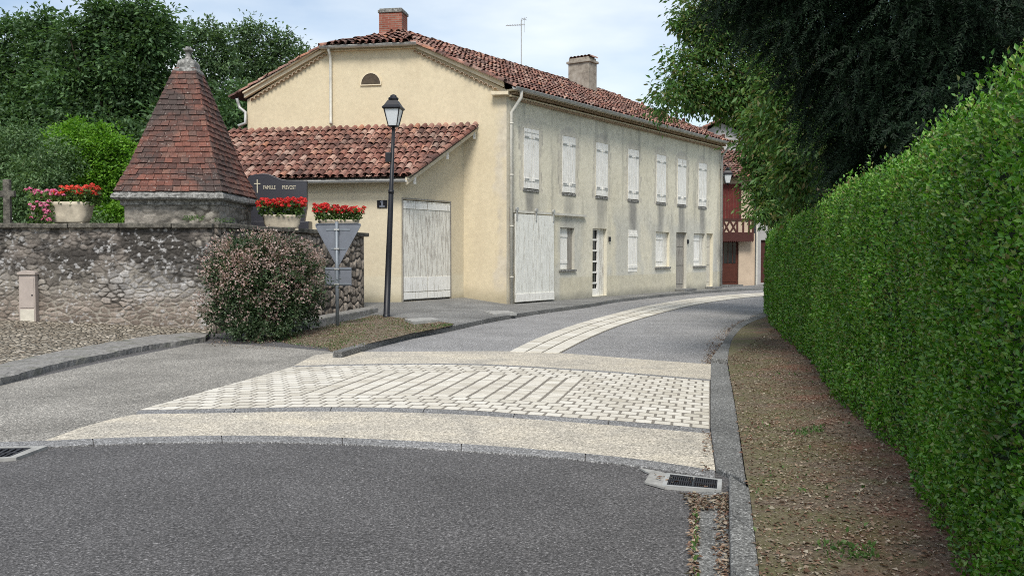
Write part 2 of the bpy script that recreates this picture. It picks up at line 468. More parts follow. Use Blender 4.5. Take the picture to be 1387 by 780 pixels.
def blocks(name, inner, outer, z0, z1, mat, step=1.0, bevel=.012, gap=.006, kind='structure', jit=0.0):
    Ltot = sum((b - a).length for a, b in zip(inner, inner[1:]))
    n = max(1, round(Ltot / step))
    sub = 4
    I = resample(inner, n * sub); O = resample(outer, n * sub)
    mb = MB()
    for k in range(n):
        dzr = random.uniform(-jit, jit)
        ring = []
        for j in range(sub + 1):
            i = k * sub + j
            a, b = I[i].copy(), O[i].copy()
            t = (I[min(i + 1, n * sub)] - I[max(i - 1, 0)]); t.z = 0; t.normalize()
            if j == 0: a += t * gap; b += t * gap
            if j == sub: a -= t * gap; b -= t * gap
            ring.append((a, b))
        vs = []
        for a, b in ring:
            vs += [Vector((a.x, a.y, z0)), Vector((a.x, a.y, z1 + dzr)), Vector((b.x, b.y, z1 + dzr)), Vector((b.x, b.y, z0))]
        fs = [(0, 1, 2, 3)]
        for j in range(sub):
            q = j * 4
            for e in range(4): fs.append((q + e, q + 4 + e, q + 4 + (e + 1) % 4, q + (e + 1) % 4))
        q = sub * 4; fs.append((q + 3, q + 2, q + 1, q))
        mb.add(vs, fs)
    o = mb.build(name, mat, None, bevel=bevel)
    # outward normals
    import bmesh
    bm = bmesh.new(); bm.from_mesh(o.data); bmesh.ops.recalc_face_normals(bm, faces=bm.faces); bm.to_mesh(o.data); bm.free()
    if kind: o['kind'] = kind
    return o

def quad_sheet(name, x0, x1, y0, y1, z, mat):
    o = MB().add([(x0, y0, z), (x1, y0, z), (x1, y1, z), (x0, y1, z)], [(0, 1, 2, 3)]).build(name, mat)
    o['kind'] = 'structure'; return o

quad_sheet('ground', -700, 700, -300, 1400, -.03, M['meadow'])
quad_sheet('road', -16, 14, -9, 62, 0.0, M['asphalt_dark'])

# key pixel curves of the photograph, put on the ground
KL = smooth_line(P2([(463.4, 476.6), (515, 462), (561.5, 450.7), (607.6, 443), (659.6, 432), (703, 424.7), (746, 418.5), (800, 411.6), (837, 405.5), (914, 397.2), (975, 392.6), (1040, 389.5), (1110, 387.5)], .10))
KR_in_far = smooth_line(P2([(963, 493), (968, 486), (977, 473), (983, 463), (997, 446), (1012, 437), (1028, 431), (1046, 425), (1075, 417), (1120, 408.5)], 0.0))
KR_out_far = smooth_line(P2([(986.3, 484.2), (987, 477), (988.8, 468), (994, 455), (1006, 442), (1021, 434), (1036, 429), (1054, 423), (1083, 415.4), (1128, 407)], .10))
# far carriageway (paler asphalt; low-angle glare is partly put into its colour)
road_left = [Vector((p.x, p.y, 0)) for p in KL]
farA = P2([(440, 482)]) + road_left
farB = P2([(968, 494)]) + [p.copy() for p in KR_in_far]
loft('road_surface', farA, farB, M['asphalt_far'], 90, 8, .004)
# side lane on the left
laneU = P2([(-420, 600), (-150, 556), (0, 523), (135, 492), (269, 465), (330, 467), (400, 472), (463, 478), (480, 479)])
laneL = P2([(-420, 640), (-150, 614), (0, 605), (60, 600), (120, 585), (186, 566), (290, 536), (395, 501), (450, 482)])
loft('side_lane', laneU, laneL, M['asphalt_lane'], 60, 8, .007)
# ---- speed table
A = smooth_line(P2([(-60, 612), (60, 607), (150, 603), (250, 600.5), (350, 600), (470, 603), (600, 610), (740, 620), (870, 633.5), (969, 648)]))
A1 = smooth_line(P2([(-60, 602), (60, 598.5), (150, 594.5), (250, 592), (350, 591.5), (470, 594.5), (600, 601), (740, 611), (870, 624), (969, 639)]))
B0 = smooth_line(P2([(184, 562), (300, 560.5), (400, 558.5), (480, 558.7), (560, 560.2), (650, 564), (700, 567.8), (800, 575), (880, 581.5), (962, 588.5)]))
B1 = smooth_line(P2([(186, 557), (300, 555), (400, 553), (480, 553), (560, 554.5), (650, 558), (700, 562), (800, 569), (880, 575), (962, 582.5)]))
C0 = smooth_line(P2([(395, 498), (480, 496), (550, 495), (620, 495), (700, 498), (800, 504), (880, 510), (962, 517)]))
C1 = smooth_line(P2([(397, 496.5), (480, 494.3), (550, 493.3), (620, 493.3), (700, 496.2), (800, 502.2), (880, 508.2), (963, 515.2)]))
Dd = smooth_line(P2([(425, 482), (465, 478), (540, 477), (620, 476.5), (690, 476.5), (760, 479), (850, 486), (967, 494.5)]))
ramp_far = loft('ramp_surface', C1, Dd, M['aggregate'], 60, 4, .011)
near_left = P2([(60, 598.5), (110, 580), (150, 569), (184, 562)])
loft('ramp_surface', A1[6:], [p for p in near_left[:-1]] + B0, M['aggregate'], 70, 4, .011)
blocks('border_strip', A, A1, -.02, .013, M['setts'], 1.0, .004, .004)
blocks('border_strip', B0, B1, -.02, .013, M['setts'], .95, .004, .004)
blocks('border_strip', C0, C1, -.02, .013, M['setts'], .95, .004, .004)
loft('paving_bed', B1, C0, M['joint'], 60, 14, .0125)

def paving():
    rng = random.Random(3)
    nU = 400
    Bs = resample(B1, nU); Cs = resample(C0, nU)
    def at(u, v):
        x = max(0, min(1, u)) * nU; i = min(nU - 1, int(x)); f = x - i
        return Bs[i].lerp(Bs[i + 1], f).lerp(Cs[i].lerp(Cs[i + 1], f), v)
    W = 5.72; R = 18
    mb = MB()
    def paver(u0, u1, v0, v1, z):
        if u1 - u0 < .004: return
        p = [at(u0, v0), at(u1, v0), at(u1, v1), at(u0, v1)]
        jx = rng.uniform(-.003, .003)
        c = sum(p, Vector()) / 4
        top = []
        tx, ty = rng.uniform(-.0008, .0008), rng.uniform(-.0008, .0008)
        for q in p:
            d = (q - c); k = 1 - .011 / max(.03, d.length)
            w = c + d * k
            top.append(Vector((w.x + jx, w.y, z + tx * (1 if d.x > 0 else -1) + ty * (1 if d.y > 0 else -1))))
        mid = [Vector((q.x + jx, q.y, z - .008)) for q in p]
        bot = [Vector((q.x + jx, q.y, 0)) for q in p]
        b = len(mb.v)
        mb.v.extend(tuple(x) for x in bot + mid + top)
        for r in (0, 4):
            for e in range(4):
                e2 = (e + 1) % 4
                mb.f.append((b + r + e, b + r + e2, b + r + 4 + e2, b + r + 4 + e))
        mb.f.append((b + 8, b + 9, b + 10, b + 11))
    n = 32; cw = 1.0 / n
    g = .0013; gv = .0052
    mid0, mid1, r0, r1 = 7, 23, 4, 14
    for r in range(R):
        v0, v1 = r / R, (r + 1) / R
        off = .5 * (r % 2)
        c = -off
        while c < n:
            a, b = max(0, c), min(n, c + 1)
            if r0 <= r < r1 and b > mid0 and a < mid1:
                if a < mid0: b = mid0
                elif b > mid1: a = mid1
                else: c += 1; continue
            if b - a > .12:
                paver(a * cw + g, b * cw - g, v0 + gv, v1 - gv, .0155 + rng.uniform(-.0012, .0012))
            c += 1
    k = 14; wcol = (mid1 - mid0) / k
    for c in range(k):
        for r in range(r0 * 2, r1 * 2):
            sh = rng.uniform(-.002, .002)
            paver((mid0 + c * wcol) * cw + .0022, (mid0 + (c + 1) * wcol) * cw - .0022, r / (2 * R) + .0028 + sh * .5, (r + 1) / (2 * R) - .0028 + sh * .5, .0155 + rng.uniform(-.0015, .0015))
    o = mb.build('paving', M['paver']); o['kind'] = 'structure'
paving()

# ---- three rows of pale setts along the far carriageway
def centre_line():
    L = smooth_line(P2([(689, 477.5), (730, 458), (780, 440), (830, 426), (880, 414), (940, 404.5), (1000, 399), (1040, 397), (1120, 394.2)]))
    R = smooth_line(P2([(758, 479.5), (800, 458), (840, 441.5), (880, 429), (930, 416), (980, 407), (1034, 401.2), (1060, 399.5), (1130, 396)]))
    loft('setts_bed', L, R, M['joint'], 60, 2, .010)
    n = 110
    a = resample(L, n); b = resample(R, n)
    rng = random.Random(8); mb = MB()
    for row in range(3):
        s0, s1 = row / 3 + .02, (row + 1) / 3 - .02
        for i in range(n):
            z = .022 + rng.uniform(-.0015, .0015)
            f0, f1 = .02, .98
            q = [a[i].lerp(b[i], s0), a[i].lerp(b[i], s1), a[i + 1].lerp(b[i + 1], s1), a[i + 1].lerp(b[i + 1], s0)]
            q = [q[0].lerp(q[3], f0), q[1].lerp(q[2], f0), q[1].lerp(q[2], f1), q[0].lerp(q[3], f1)]
            bot = [Vector((p.x, p.y, 0)) for p in q]; top = [Vector((p.x, p.y, z)) for p in q]
            mb.hexa(bot + top)
    o = mb.build('road_marking', M['paver']); o['kind'] = 'structure'
centre_line()

# ---- kerbs and verge on the right
VPd = (G(988.6, 780) - G(987, 658.7)); VPd.z = 0; VPd.normalize()
near_in0, near_in1 = G(988.6, 780, 0), G(987, 660, 0)
near_out0, near_out1 = G(1029.5, 780, .10), G(1015.2, 659, .10)
rd = Vector((math.sin(math.radians(12.6)), math.cos(math.radians(12.6)), 0))
inn = [near_in0 - rd * 9, near_in0, near_in1]
out = [Vector((near_out0.x, near_out0.y, 0)) - rd * 9, Vector((near_out0.x, near_out0.y, 0)), Vector((near_out1.x, near_out1.y, 0))]
blocks('kerb', inn, out, -.05, .10, M['kerb'], 1.0, .014, .006, jit=.004)
tin = P2([(970, 641), (964.5, 600), (962.5, 583), (962.5, 540), (963, 494)])
tout = P2([(1011, 649, .05), (1006, 618, .05), (998, 560, .05), (990, 515, .05), (986, 493, .05)])
tout = [Vector((p.x, p.y, 0)) for p in tout]
blocks('kerb', tin, tout, -.05, .045, M['kerb'], 1.0, .012, .004, jit=.004)
KRo = [Vector((p.x, p.y, 0)) for p in KR_out_far]
blocks('kerb', KR_in_far, KRo, -.05, .085, M['kerb'], 1.0, .012, .005, jit=.004)
gutL = [G(938, 780) - rd * 9, G(938, 780), G(938, 690), G(936, 668)]
gutR = [inn[0], near_in0, G(988, 690), G(987.4, 668)]
blocks('gutter', gutL, gutR, -.05, .012, M['kerb'], 1.0, .004, .005)
dirtL = P2([(945, 494), (948, 491), (957, 463), (975, 446), (1000, 434), (1031, 423.5), (1075, 412)])

HB = smooth_line([G(1294, 780) + Vector((-.66, -2.19, 0)) * 3.2, G(1294, 780) + Vector((-.66, -2.19, 0)), G(1294, 780), G(1262, 729), G(1220, 639), G(1179, 600), G(1140, 556), G(1102, 504), G(1070, 472), G(1047, 447), G(1036, 424)])
vo = [Vector((p.x, p.y, .09)) for p in out] + [Vector((p.x, p.y, .06)) for p in tout] + [Vector((p.x, p.y, .085)) for p in KRo]
vi = [Vector((p.x + 1.6, p.y, .11)) for p in HB] + [Vector((14, 40, .1)), Vector((22, 52, .1))]
loft('verge', vo, vi, M['verge'], 110, 24, 0, .05)

# ---- left: cobbled strip, old kerb, pavement, grass verge
kb = P2([(-260, 560), (0, 511, .10), (45, 499.6, .10), (90, 488, .10), (135, 479, .10), (202, 466, .10), (260, 458, .10), (278, 455.5, .10)], .10)
kk = P2([(-260, 520), (0, 492, .11), (90, 473, .11), (150, 462.5, .11), (215, 453, .11), (262, 450, .10), (283, 451.5, .10)], .11)
def rough_kerb():
    f = [Vector((p.x, p.y, 0)) for p in kb]; b = [Vector((p.x, p.y, 0)) for p in kk]
    n = 120; f = resample(f, n); b = resample(b, n)
    vs = []; m = 8
    for i in range(n + 1):
        for j in range(m + 1):
            if j == 0: p = f[i].copy(); p.z = -.04
            else:
                t = (j - 1) / (m - 1)
                p = f[i].lerp(b[i], t); p.z = (.085 if j == 1 else .105) + .03 * (float(fbm(p.x * 5, p.y * 5, 3)) - .5)
                if j == 1: p += (f[i] - b[i]).normalized() * (-.02 + .10 * (float(fbm(i * .25, 2, 9)) - .5))
            vs.append(p)
    fs = [(i * (m + 1) + j, i * (m + 1) + j + 1, (i + 1) * (m + 1) + j + 1, (i + 1) * (m + 1) + j) for i in range(n) for j in range(m)]
    o = MB().add(vs, fs).build('kerb', M['old_kerb'], smooth=False); o['kind'] = 'structure'
rough_kerb()
WY = 18.5      # plane of the cemetery wall
wallbase = [Vector((-19, WY + .1, .42)), Vector((-10.3, WY + .1, .285)), Vector((-8, WY + .1, .19)), Vector((-6.9, WY + .1, .13)), Vector((-6.1, WY + .1, .07))]
def cobbles():
    a = resample([p + Vector((0, 0, -.03)) for p in kk], 120); b = resample(wallbase, 120)
    o = loft('cobbled_strip', a, b, M['cobble'], 120, 60, 0, .0)
    v = np.empty(len(o.data.vertices) * 3, dtype=np.float32); o.data.vertices.foreach_get('co', v); v = v.reshape(-1, 3)
    v[:, 2] += .04 * (vnoise(v[:, 0] * 9, v[:, 1] * 9, 4) - .4); o.data.vertices.foreach_set('co', v.ravel())
cobbles()

# house frame: corner, facade direction d1, gable direction d2
HCN = Vector((-.16, 27.2, 0)); d1 = Vector((.573, .820, 0)).normalized(); d2 = Vector((-1, .18, 0)); pin = Vector((-d1.y, d1.x, 0))
def hp(k, m, z): return HCN + d2 * k + d1 * m + Vector((0, 0, z))
FL = 16.25
SG = hp(1.277, 0, 0)                  # side wall of the lean-to meets the gable here
SF = SG - d1 * 2.77                   # its front corner
RW0 = Vector((-6.0, WY, 0)); RW1 = Vector((-3.82, 23.8, 0))   # return wall of the cemetery
pvK = [Vector((p.x, p.y, .10 - (.14 if i < 4 else .06 if i < 6 else 0))) for i, p in enumerate(KL)]
pvW = [Vector((-4.75, 21.3, -.02)), Vector((RW1.x, RW1.y, .15)), Vector((-4.3, 25.5, .28)), Vector((SF.x, SF.y, .29)), Vector((SG.x, SG.y, .31)), Vector((-.7, 27.3, .2)), hp(0, 0, .12), hp(0, 4, .12), hp(0, 10, .12), hp(0, FL, .12), hp(0, FL + 6, .12), hp(0, FL + 12, .12)]
def pavement():
    n = 110
    a = resample(pvK, n)
    # pair each wall point with its own stretch of kerb
    keyK = [0, .08, .16, .2, .27, .30, .335, .45, .62, .79, .90, 1.0]
    b = []
    for i in range(n + 1):
        t = i / n
        j = max(q for q in range(len(keyK)) if keyK[q] <= t + 1e-9); j = min(j, len(keyK) - 2)
        f = (t - keyK[j]) / (keyK[j + 1] - keyK[j])
        b.append(pvW[j].lerp(pvW[j + 1], f))
    loft('pavement', a, b, M['pavement'], n, 10, .0, uniform=False)
pavement()
kin = [Vector((p.x, p.y, 0)) for p in KL]
kout = []
for i, p in enumerate(kin):
    t = (kin[min(i + 1, len(kin) - 1)] - kin[max(i - 1, 0)]).normalized()
    kout.append(p + Vector((-t.y, t.x, 0)) * .16)
blocks('kerb', kin, kout, -.05, .105, M['kerb'], 1.0, .012, .005, jit=.004)
gvA = P2([(366, 464, -.05), (405, 473, -.05), (445, 477, -.03), (463, 477, .08), (515, 462.5, .10), (561.5, 451.5, .105), (600, 444.5, .105), (612, 442, .105)])
gvB = P2([(368, 457, .08), (395, 452, .10), (440, 442, .13), (508, 427, .15), (540, 431, .15), (590, 436, .145), (614, 440, .12)])
loft('grass_verge', gvA, gvB, M['dry_grass'], 70, 14, .012, .03)

# ----------------------------------------------------------------- masonry
def stones(us, vs, cw, ch, seed):
    """irregular coursed cells: distance to the joint and a random per stone"""
    rng = np.random.default_rng(seed)
    nu, nv = int(us.max() / cw) + 4, int(vs.max() / ch) + 4
    jx = rng.uniform(-.42, .42, (nu, nv)); jy = rng.uniform(-.40, .40, (nu, nv)); rv = rng.random((nu, nv)); sx = rng.uniform(.75, 1.3, (nu, nv))
    sc = 1 + .55 * (sstep(.42, .58, fbm(us * .9, vs * 1.1, seed + 9)) - .5)
    U = us / cw + .34 * (fbm(us * 2.2, vs * 2.2, seed + 1) - .5) * 2 + .16 * (fbm(us * 9, vs * 9, seed + 3) - .5) * 2
    V = vs / ch + .8 * (fbm(us * 1.6, vs * 1.6, seed + 2) - .5) * 2 + .22 * (fbm(us * 8, vs * 8, seed + 4) - .5) * 2
    U = U + 1.5; V = V + 1.5
    iu = np.floor(U).astype(int); iv = np.floor(V).astype(int)
    d1_ = np.full(U.shape, 9.); d2_ = np.full(U.shape, 9.); rid = np.zeros(U.shape)
    for a in (-1, 0, 1):
        for b in (-1, 0, 1):
            x = np.clip(iu + a, 0, nu - 1); y = np.clip(iv + b, 0, nv - 1)
            px = x + .5 + jx[x, y] + .5 * (y % 2); py = y + .5 + jy[x, y]
            d = np.sqrt(((U - px) * sx[x, y]) ** 2 + ((V - py)) ** 2)
            closer = d < d1_
            d2_ = np.where(closer, d1_, np.minimum(d2_, d))
            rid = np.where(closer, rv[x, y], rid); d1_ = np.where(closer, d, d1_)
    return d2_ - d1_, rid

def stone_wall_face(P0, P1, z0a, z0b, zta, ztb, seed, tone, res=.022, cw=.27, ch=.15, depth=.05, flip=False):
    """a displaced grid with a tone per stone; returns mesh arrays"""
    P0 = Vector(P0); P1 = Vector(P1); L = (P1 - P0).length; d = (P1 - P0) / L
    nrm = Vector((d.y, -d.x, 0)) * (-1 if flip else 1)
    nu = int(L / res); H = max(zta - z0a, ztb - z0b); nv = int(H / res)
    u, t = np.meshgrid(np.linspace(0, 1, nu + 1), np.linspace(0, 1, nv + 1), indexing='ij')
    zb = z0a + (z0b - z0a) * u; zt = zta + (ztb - zta) * u
    z = zb + (zt - zb) * t; uu = u * L
    e, rid = stones(uu, z + 1.0, cw, ch, seed)
    mw = .10 + .30 * fbm(uu * 1.7, z * 1.7, seed + 6) ** 1.5
    face = sstep(mw * .25, mw + .06, e + .10 * (fbm(uu * 16, z * 16, seed + 7) - .5))
    edge = sstep(-.02, .10, uu) * sstep(-.02, .10, L - uu)
    dep = edge * depth * (face * (.55 + .6 * rid) + .18 * (fbm(uu * 9, z * 9, seed + 5) - .5))
    X = P0.x + d.x * uu + nrm.x * dep; Y = P0.y + d.y * uu + nrm.y * dep
    v = np.stack([X, Y, z], -1).reshape(-1, 3)
    i, j = np.meshgrid(np.arange(nu), np.arange(nv), indexing='ij')
    k = nv + 1
    f = np.stack([i * k + j, (i + 1) * k + j, (i + 1) * k + j + 1, i * k + j + 1], -1).reshape(-1, 4)
    if flip: f = f[:, ::-1]
    c = tone(uu, z, face, rid, L).reshape(-1, 3)
    return v, f, c

def merge(parts):
    V = []; Fc = []; C = []; b = 0
    for v, f, c in parts:
        V.append(v); Fc.append(f + b); C.append(c); b += len(v)
    return np.concatenate(V), np.concatenate(Fc), np.concatenate(C)

def flat_face(P, col):
    v = np.array([tuple(p) for p in P]); return v, np.array([[0, 1, 2, 3]]), np.tile(np.array(col), (4, 1))

def lerp3(a, b, t): return np.asarray(a) * (1 - t[..., None]) + np.asarray(b) * t[..., None]

def tone_front(u, z, face, rid, L):
    g = np.ones(u.shape + (3,))
    stone = lerp3((.17, .15, .13), (.38, .345, .30), rid)
    low = sstep(1.0, .5, z + .35 * (fbm(u * .8, z, 33) - .5))
    stone = lerp3(stone, lerp3((.16, .125, .10), (.37, .30, .25), rid), low * .7)
    w = sstep(.46, .62, fbm(u * .55 + 1, z * .9, 31)) * sstep(.55, .9, z) * sstep(1.75, 1.35, z)
    stone = lerp3(stone, lerp3((.26, .25, .24), (.50, .48, .46), rid), w * .85)
    flush = fbm(u * 1.3, z * 1.3, 36)
    mortar = lerp3((.06, .053, .046), (.33, .30, .255), sstep(.34, .52, flush))
    c = lerp3(mortar, stone, np.clip(face * 1.05, 0, 1))
    ren = sstep(.40, .54, fbm(u * .7 + 3, z * 1.3, 77)) * sstep(1.15, 1.6, z)
    c = lerp3(c, lerp3((.16, .14, .125), (.27, .235, .205), fbm(u * 5, z * 5, 78)), ren * .85)
    pat = fbm(u * 1.1, z * 1.5, 15); right = sstep(2.6, 5.5, u - 6.0)
    blk = sstep(.42, .60, pat + .12 * right) * sstep(.75, 1.7, z)
    blk2 = sstep(.48, .64, fbm(u * 6, z * 6, 16)) * sstep(.5, 1.7, z) * .75
    c = lerp3(c, g * np.array([.048, .044, .040]), np.clip(blk + blk2, 0, .88))
    wh = sstep(.60, .70, fbm(u * 15, z * 15, 19)) * sstep(.32, .5, fbm(u * 1.5, z * 1.5, 20)) * .85
    c = lerp3(c, g * np.array([.47, .46, .45]), wh)
    return c * (.82 + .36 * fbm(u * 22, z * 22, 34))[..., None]

def tone_return(u, z, face, rid, L):
    stone = lerp3((.16, .135, .11), (.42, .36, .30), rid)
    mortar = lerp3((.05, .044, .038), (.15, .13, .11), fbm(u * 2, z * 2, 26))
    c = lerp3(mortar, stone, face)
    blk = sstep(.48, .65, fbm(u * 2, z * 2, 25)) * .5
    c = lerp3(c, np.ones_like(c) * np.array([.06, .056, .05]), blk)
    return c * (.8 + .4 * fbm(u * 20, z * 20, 27))[..., None]

def cemetery_wall():
    t = thing('cemetery_wall', 'old rubble stone cemetery wall with dark coping behind cobbles and bush', 'wall', (-6, WY, 0))
    ZT = 2.12
    parts = []
    parts.append(stone_wall_face((-18, WY, 0), (-6.0, WY, 0), .25, -.05, ZT, ZT, 3, tone_front, cw=.21, ch=.10, depth=.024, res=.016))
    parts.append(stone_wall_face((RW0.x, RW0.y, 0), (RW1.x, RW1.y, 0), -.05, .1, ZT, 2.04, 5, tone_return, cw=.17, ch=.21, depth=.06))
    rdv = (RW1 - RW0).normalized(); rn = Vector((-rdv.y, rdv.x, 0))
    RW2 = RW1 + rn * .42
    parts.append(stone_wall_face((RW1.x, RW1.y, 0), (RW2.x, RW2.y, 0), .1, .1, 2.04, 2.04, 6, tone_return, cw=.2, ch=.2))
    RB = RW0 + rn * .42
    for a, b, z in ((RW2, Vector((RB.x, WY + .42, 0)), 2.04), (Vector((RB.x, WY + .42, 0)), Vector((-18, WY + .42, 0)), ZT)):
        parts.append(stone_wall_face(a, b, 0, 0, z, ZT, 8, tone_return, res=.06))
    v, f, c = merge(parts)
    me = fast_mesh('masonry', v, f); set_col(me, c)
    link_mesh('masonry', me, M['stone'], t, smooth=True)
    # coping slabs
    mb = MB(); rng = random.Random(4)
    x = -18.0
    while x < -6.0:
        w = min(rng.uniform(.5, 1.1), -5.97 - x)
        mb.box((x + w / 2, WY + .2, ZT + .045 + rng.uniform(-.008, .008)), w - .012, .60 + rng.uniform(-.02, .03), .10)
        x += w
    L = (RW1 - RW0).length; s = .05
    ang = math.atan2(rdv.y, rdv.x)
    while s < L + .08:
        w = min(rng.uniform(.45, .9), L + .1 - s)
        if w < .1: break
        c = RW0 + rdv * (s + w / 2) + rn * .2
        mb.box((c.x, c.y, ZT + .05 - .08 * s / L + rng.uniform(-.01, .01)), w - .012, .62, .10, ang)
        s += w
    mb.build('coping', M['coping'], t, bevel=.018)
    # footing along the return wall
    a = G(380, 455, .0); b = G(513, 424, .15)
    dv = (RW1 - RW0).normalized()
    pts = [a, b]
    n2 = Vector((-(b - a).y, (b - a).x, 0)).normalized() * .35
    mbf = MB()
    mbf.hexa([a + Vector((0, 0, -.1)), b + Vector((0, 0, -.2)), b + n2 + Vector((0, 0, -.2)), a + n2 + Vector((0, 0, -.1)), a + Vector((0, 0, .2)), Vector((b.x, b.y, .30)), Vector((b.x, b.y, .30)) + n2, a + n2 + Vector((0, 0, .2))])
    mbf.build('footing', M['old_kerb'], t, bevel=.03)
cemetery_wall()

def plank_tiles_face(mb, Pb0, Pb1, Pt0, Pt1, rows, tw, rng, lift=.018):
    """plain tiles on a tapering roof face (bottom edge Pb0-Pb1, top edge Pt0-Pt1)"""
    nrm = (Pb1 - Pb0).cross(Pt0 - Pb0).normalized()
    for r in range(rows):
        t0, t1 = r / rows, (r + 1.35) / rows
        a0, a1 = Pb0.lerp(Pt0, t0), Pb1.lerp(Pt1, t0)
        b0, b1 = Pb0.lerp(Pt0, min(1, t1)), Pb1.lerp(Pt1, min(1, t1))
        L = (a1 - a0).length
        off = .5 * (r % 2) * tw + rng.uniform(-.02, .02)
        x = -off
        while x < L - .01:
            s0, s1 = max(0, x) / L, min(L, x + tw) / L
            if s1 - s0 > .012:
                g = .004 / L
                l = lift + rng.uniform(-.006, .010)
                d = rng.uniform(-.012, .012)
                down = (a0 - b0).normalized() * d
                q = [a0.lerp(a1, s0 + g) + nrm * l + down, a0.lerp(a1, s1 - g) + nrm * (l + rng.uniform(-.004, .004)) + down, b0.lerp(b1, s1 - g) + nrm * .003, b0.lerp(b1, s0 + g) + nrm * .003]
                bt = [p - nrm * .016 for p in q]
                mb.add(bt + q, [(4, 5, 6, 7), (0, 1, 5, 4), (1, 2, 6, 5), (3, 0, 4, 7)])
            x += tw

def tower():
    t = thing('stone_tower', 'square stone tower with steep red tiled pyramid roof at the cemetery wall corner', 'tower', (-6.97, 20.0, 0))
    x0, x1, y0, y1 = -7.90, -5.97, 18.86, 21.15
    def tone_body(u, z, face, rid, L):
        stone = lerp3((.20, .185, .16), (.42, .385, .33), rid)
        c = lerp3((.13, .115, .095), stone, face)
        pl = sstep(.42, .58, fbm(u * 1.4 + 5, z * 1.4, 41))
        c = lerp3(c, np.ones_like(c) * np.array([.33, .30, .26]), pl * .9)
        st = sstep(.5, .7, fbm(u * 4, z * 3, 43)) * .6
        return lerp3(c, np.ones_like(c) * np.array([.10, .095, .082]), st)
    pr = []
    for a, b in (((x0, y0), (x1, y0)), ((x1, y0), (x1, y1)), ((x1, y1), (x0, y1)), ((x0, y1), (x0, y0))):
        pr.append(stone_wall_face((*a, 0), (*b, 0), 0, 0, 2.72, 2.72, 12, tone_body, res=.03, cw=.3, ch=.2, depth=.035))
    v, f, c = merge(pr); me = fast_mesh('body', v, f); set_col(me, c); link_mesh('body', me, M['stone'], t, True)
    # eaves cornice, flared
    ex0, ex1, ey0, ey1 = -8.09, -5.80, 18.62, 21.33
    cxm, cym = (ex0 + ex1) / 2, (ey0 + ey1) / 2
    mb = MB()
    def ring(sx, sy, z): return [Vector((cxm - sx, cym - sy, z)), Vector((cxm + sx, cym - sy, z)), Vector((cxm + sx, cym + sy, z)), Vector((cxm - sx, cym + sy, z))]
    hx, hy = (ex1 - ex0) / 2, (ey1 - ey0) / 2
    prof = [(hx - .19, hy - .23, 2.56), (hx - .13, hy - .17, 2.60), (hx - .13, hy - .17, 2.68), (hx - .02, hy - .03, 2.70), (hx, hy, 2.73), (hx - .015, hy - .02, 2.80), (hx - .12, hy - .14, 2.90), (hx - .2, hy - .24, 2.93)]
    rs = []
    for a in prof: rs.append(ring(*a))
    sub = 26; rng = random.Random(5)
    for s in range(4):
        for i in range(len(rs) - 1):
            for q in range(sub):
                def pt(rr, q):
                    p = rs[rr][s].lerp(rs[rr][(s + 1) % 4], q / sub)
                    n = .035 * (float(fbm(p.x * 4, p.y * 4 + rr * .4, 8)) - .5)
                    return p + Vector((0, 0, n if 2 < rr < 7 else 0))
                mb.add([pt(i, q), pt(i, q + 1), pt(i + 1, q + 1), pt(i + 1, q)], [(0, 1, 2, 3)])
    mb.build('cornice', M['old_stone'], t)
    # tiled pyramid: slightly concave
    levels = [(0, hx - .05, hy - .07, 2.84), (.5, hx - .17, hy - .20, 3.10)]
    zt, tx, ty = 5.52, .225, .23
    rng = random.Random(9); mb = MB()
    R1 = ring(hx - .05, hy - .07, 2.86); R2 = ring(hx - .285, hy - .33, 3.45); R3 = ring(tx, ty, zt)
    bed = MB()
    for s in range(4):
        s2 = (s + 1) % 4
        plank_tiles_face(mb, R1[s], R1[s2], R2[s], R2[s2], 5, .17, rng, .026)
        plank_tiles_face(mb, R2[s], R2[s2], R3[s], R3[s2], 18, .17, rng, .026)
        for a, b in ((R1, R2), (R2, R3)):
            bed.add([a[s], a[s2], b[s2], b[s]], [(0, 1, 2, 3)])
    # hip tiles
    for s in range(4):
        for a, b, n in ((R1[s], R2[s], 5), (R2[s], R3[s], 18)):
            for r in range(n):
                p, q = a.lerp(b, r / n), a.lerp(b, (r + 1.3) / n)
                outw = Vector((p.x - cxm, p.y - cym, 0)).normalized()
                side = Vector((-outw.y, outw.x, 0))
                w = .07
                p = p + outw * .022 + Vector((0, 0, .02)); q = q + outw * .008
                k = rng.uniform(-.006, .006)
                mb.add([p - side * w - outw * w, p + Vector((0, 0, k)), p + side * w - outw * w, q + side * w - outw * w, q, q - side * w - outw * w], [(0, 1, 4, 5), (1, 2, 3, 4)])
    roof = mb.build('tiled_roof', M['flat_tile'], t)
    bed.build('roof_bed', M['tile_bed'], roof)
    # stone cap and finial
    cap = MB()
    cap.rings((cxm, cym, zt), [(.38, -.07), (.35, .01), (.28, .03), (.27, .14), (.24, .20), (.12, .25)], 4, math.pi / 4)
    cap.build('roof_cap', M['old_stone'], t, bevel=.03)
    fin = MB(); fin.rings((cxm, cym, zt + .24), [(.09, 0), (.075, .03), (.062, .05), (.062, .17), (.105, .18), (.11, .22), (.07, .235), (.05, .27)], 10)
    fin.build('finial', M['old_stone'], t, True)
    # buttress-like dropped corner and moss tuft are part of the body
tower()

# ----------------------------------------------------------------- tiled roofs
def inside(poly, x, y):
    c = False; n = len(poly)
    for i in range(n):
        x1, y1 = poly[i]; x2, y2 = poly[(i + 1) % n]
        if (y1 > y) != (y2 > y) and x < (x2 - x1) * (y - y1) / (y2 - y1) + x1: c = not c
    return c

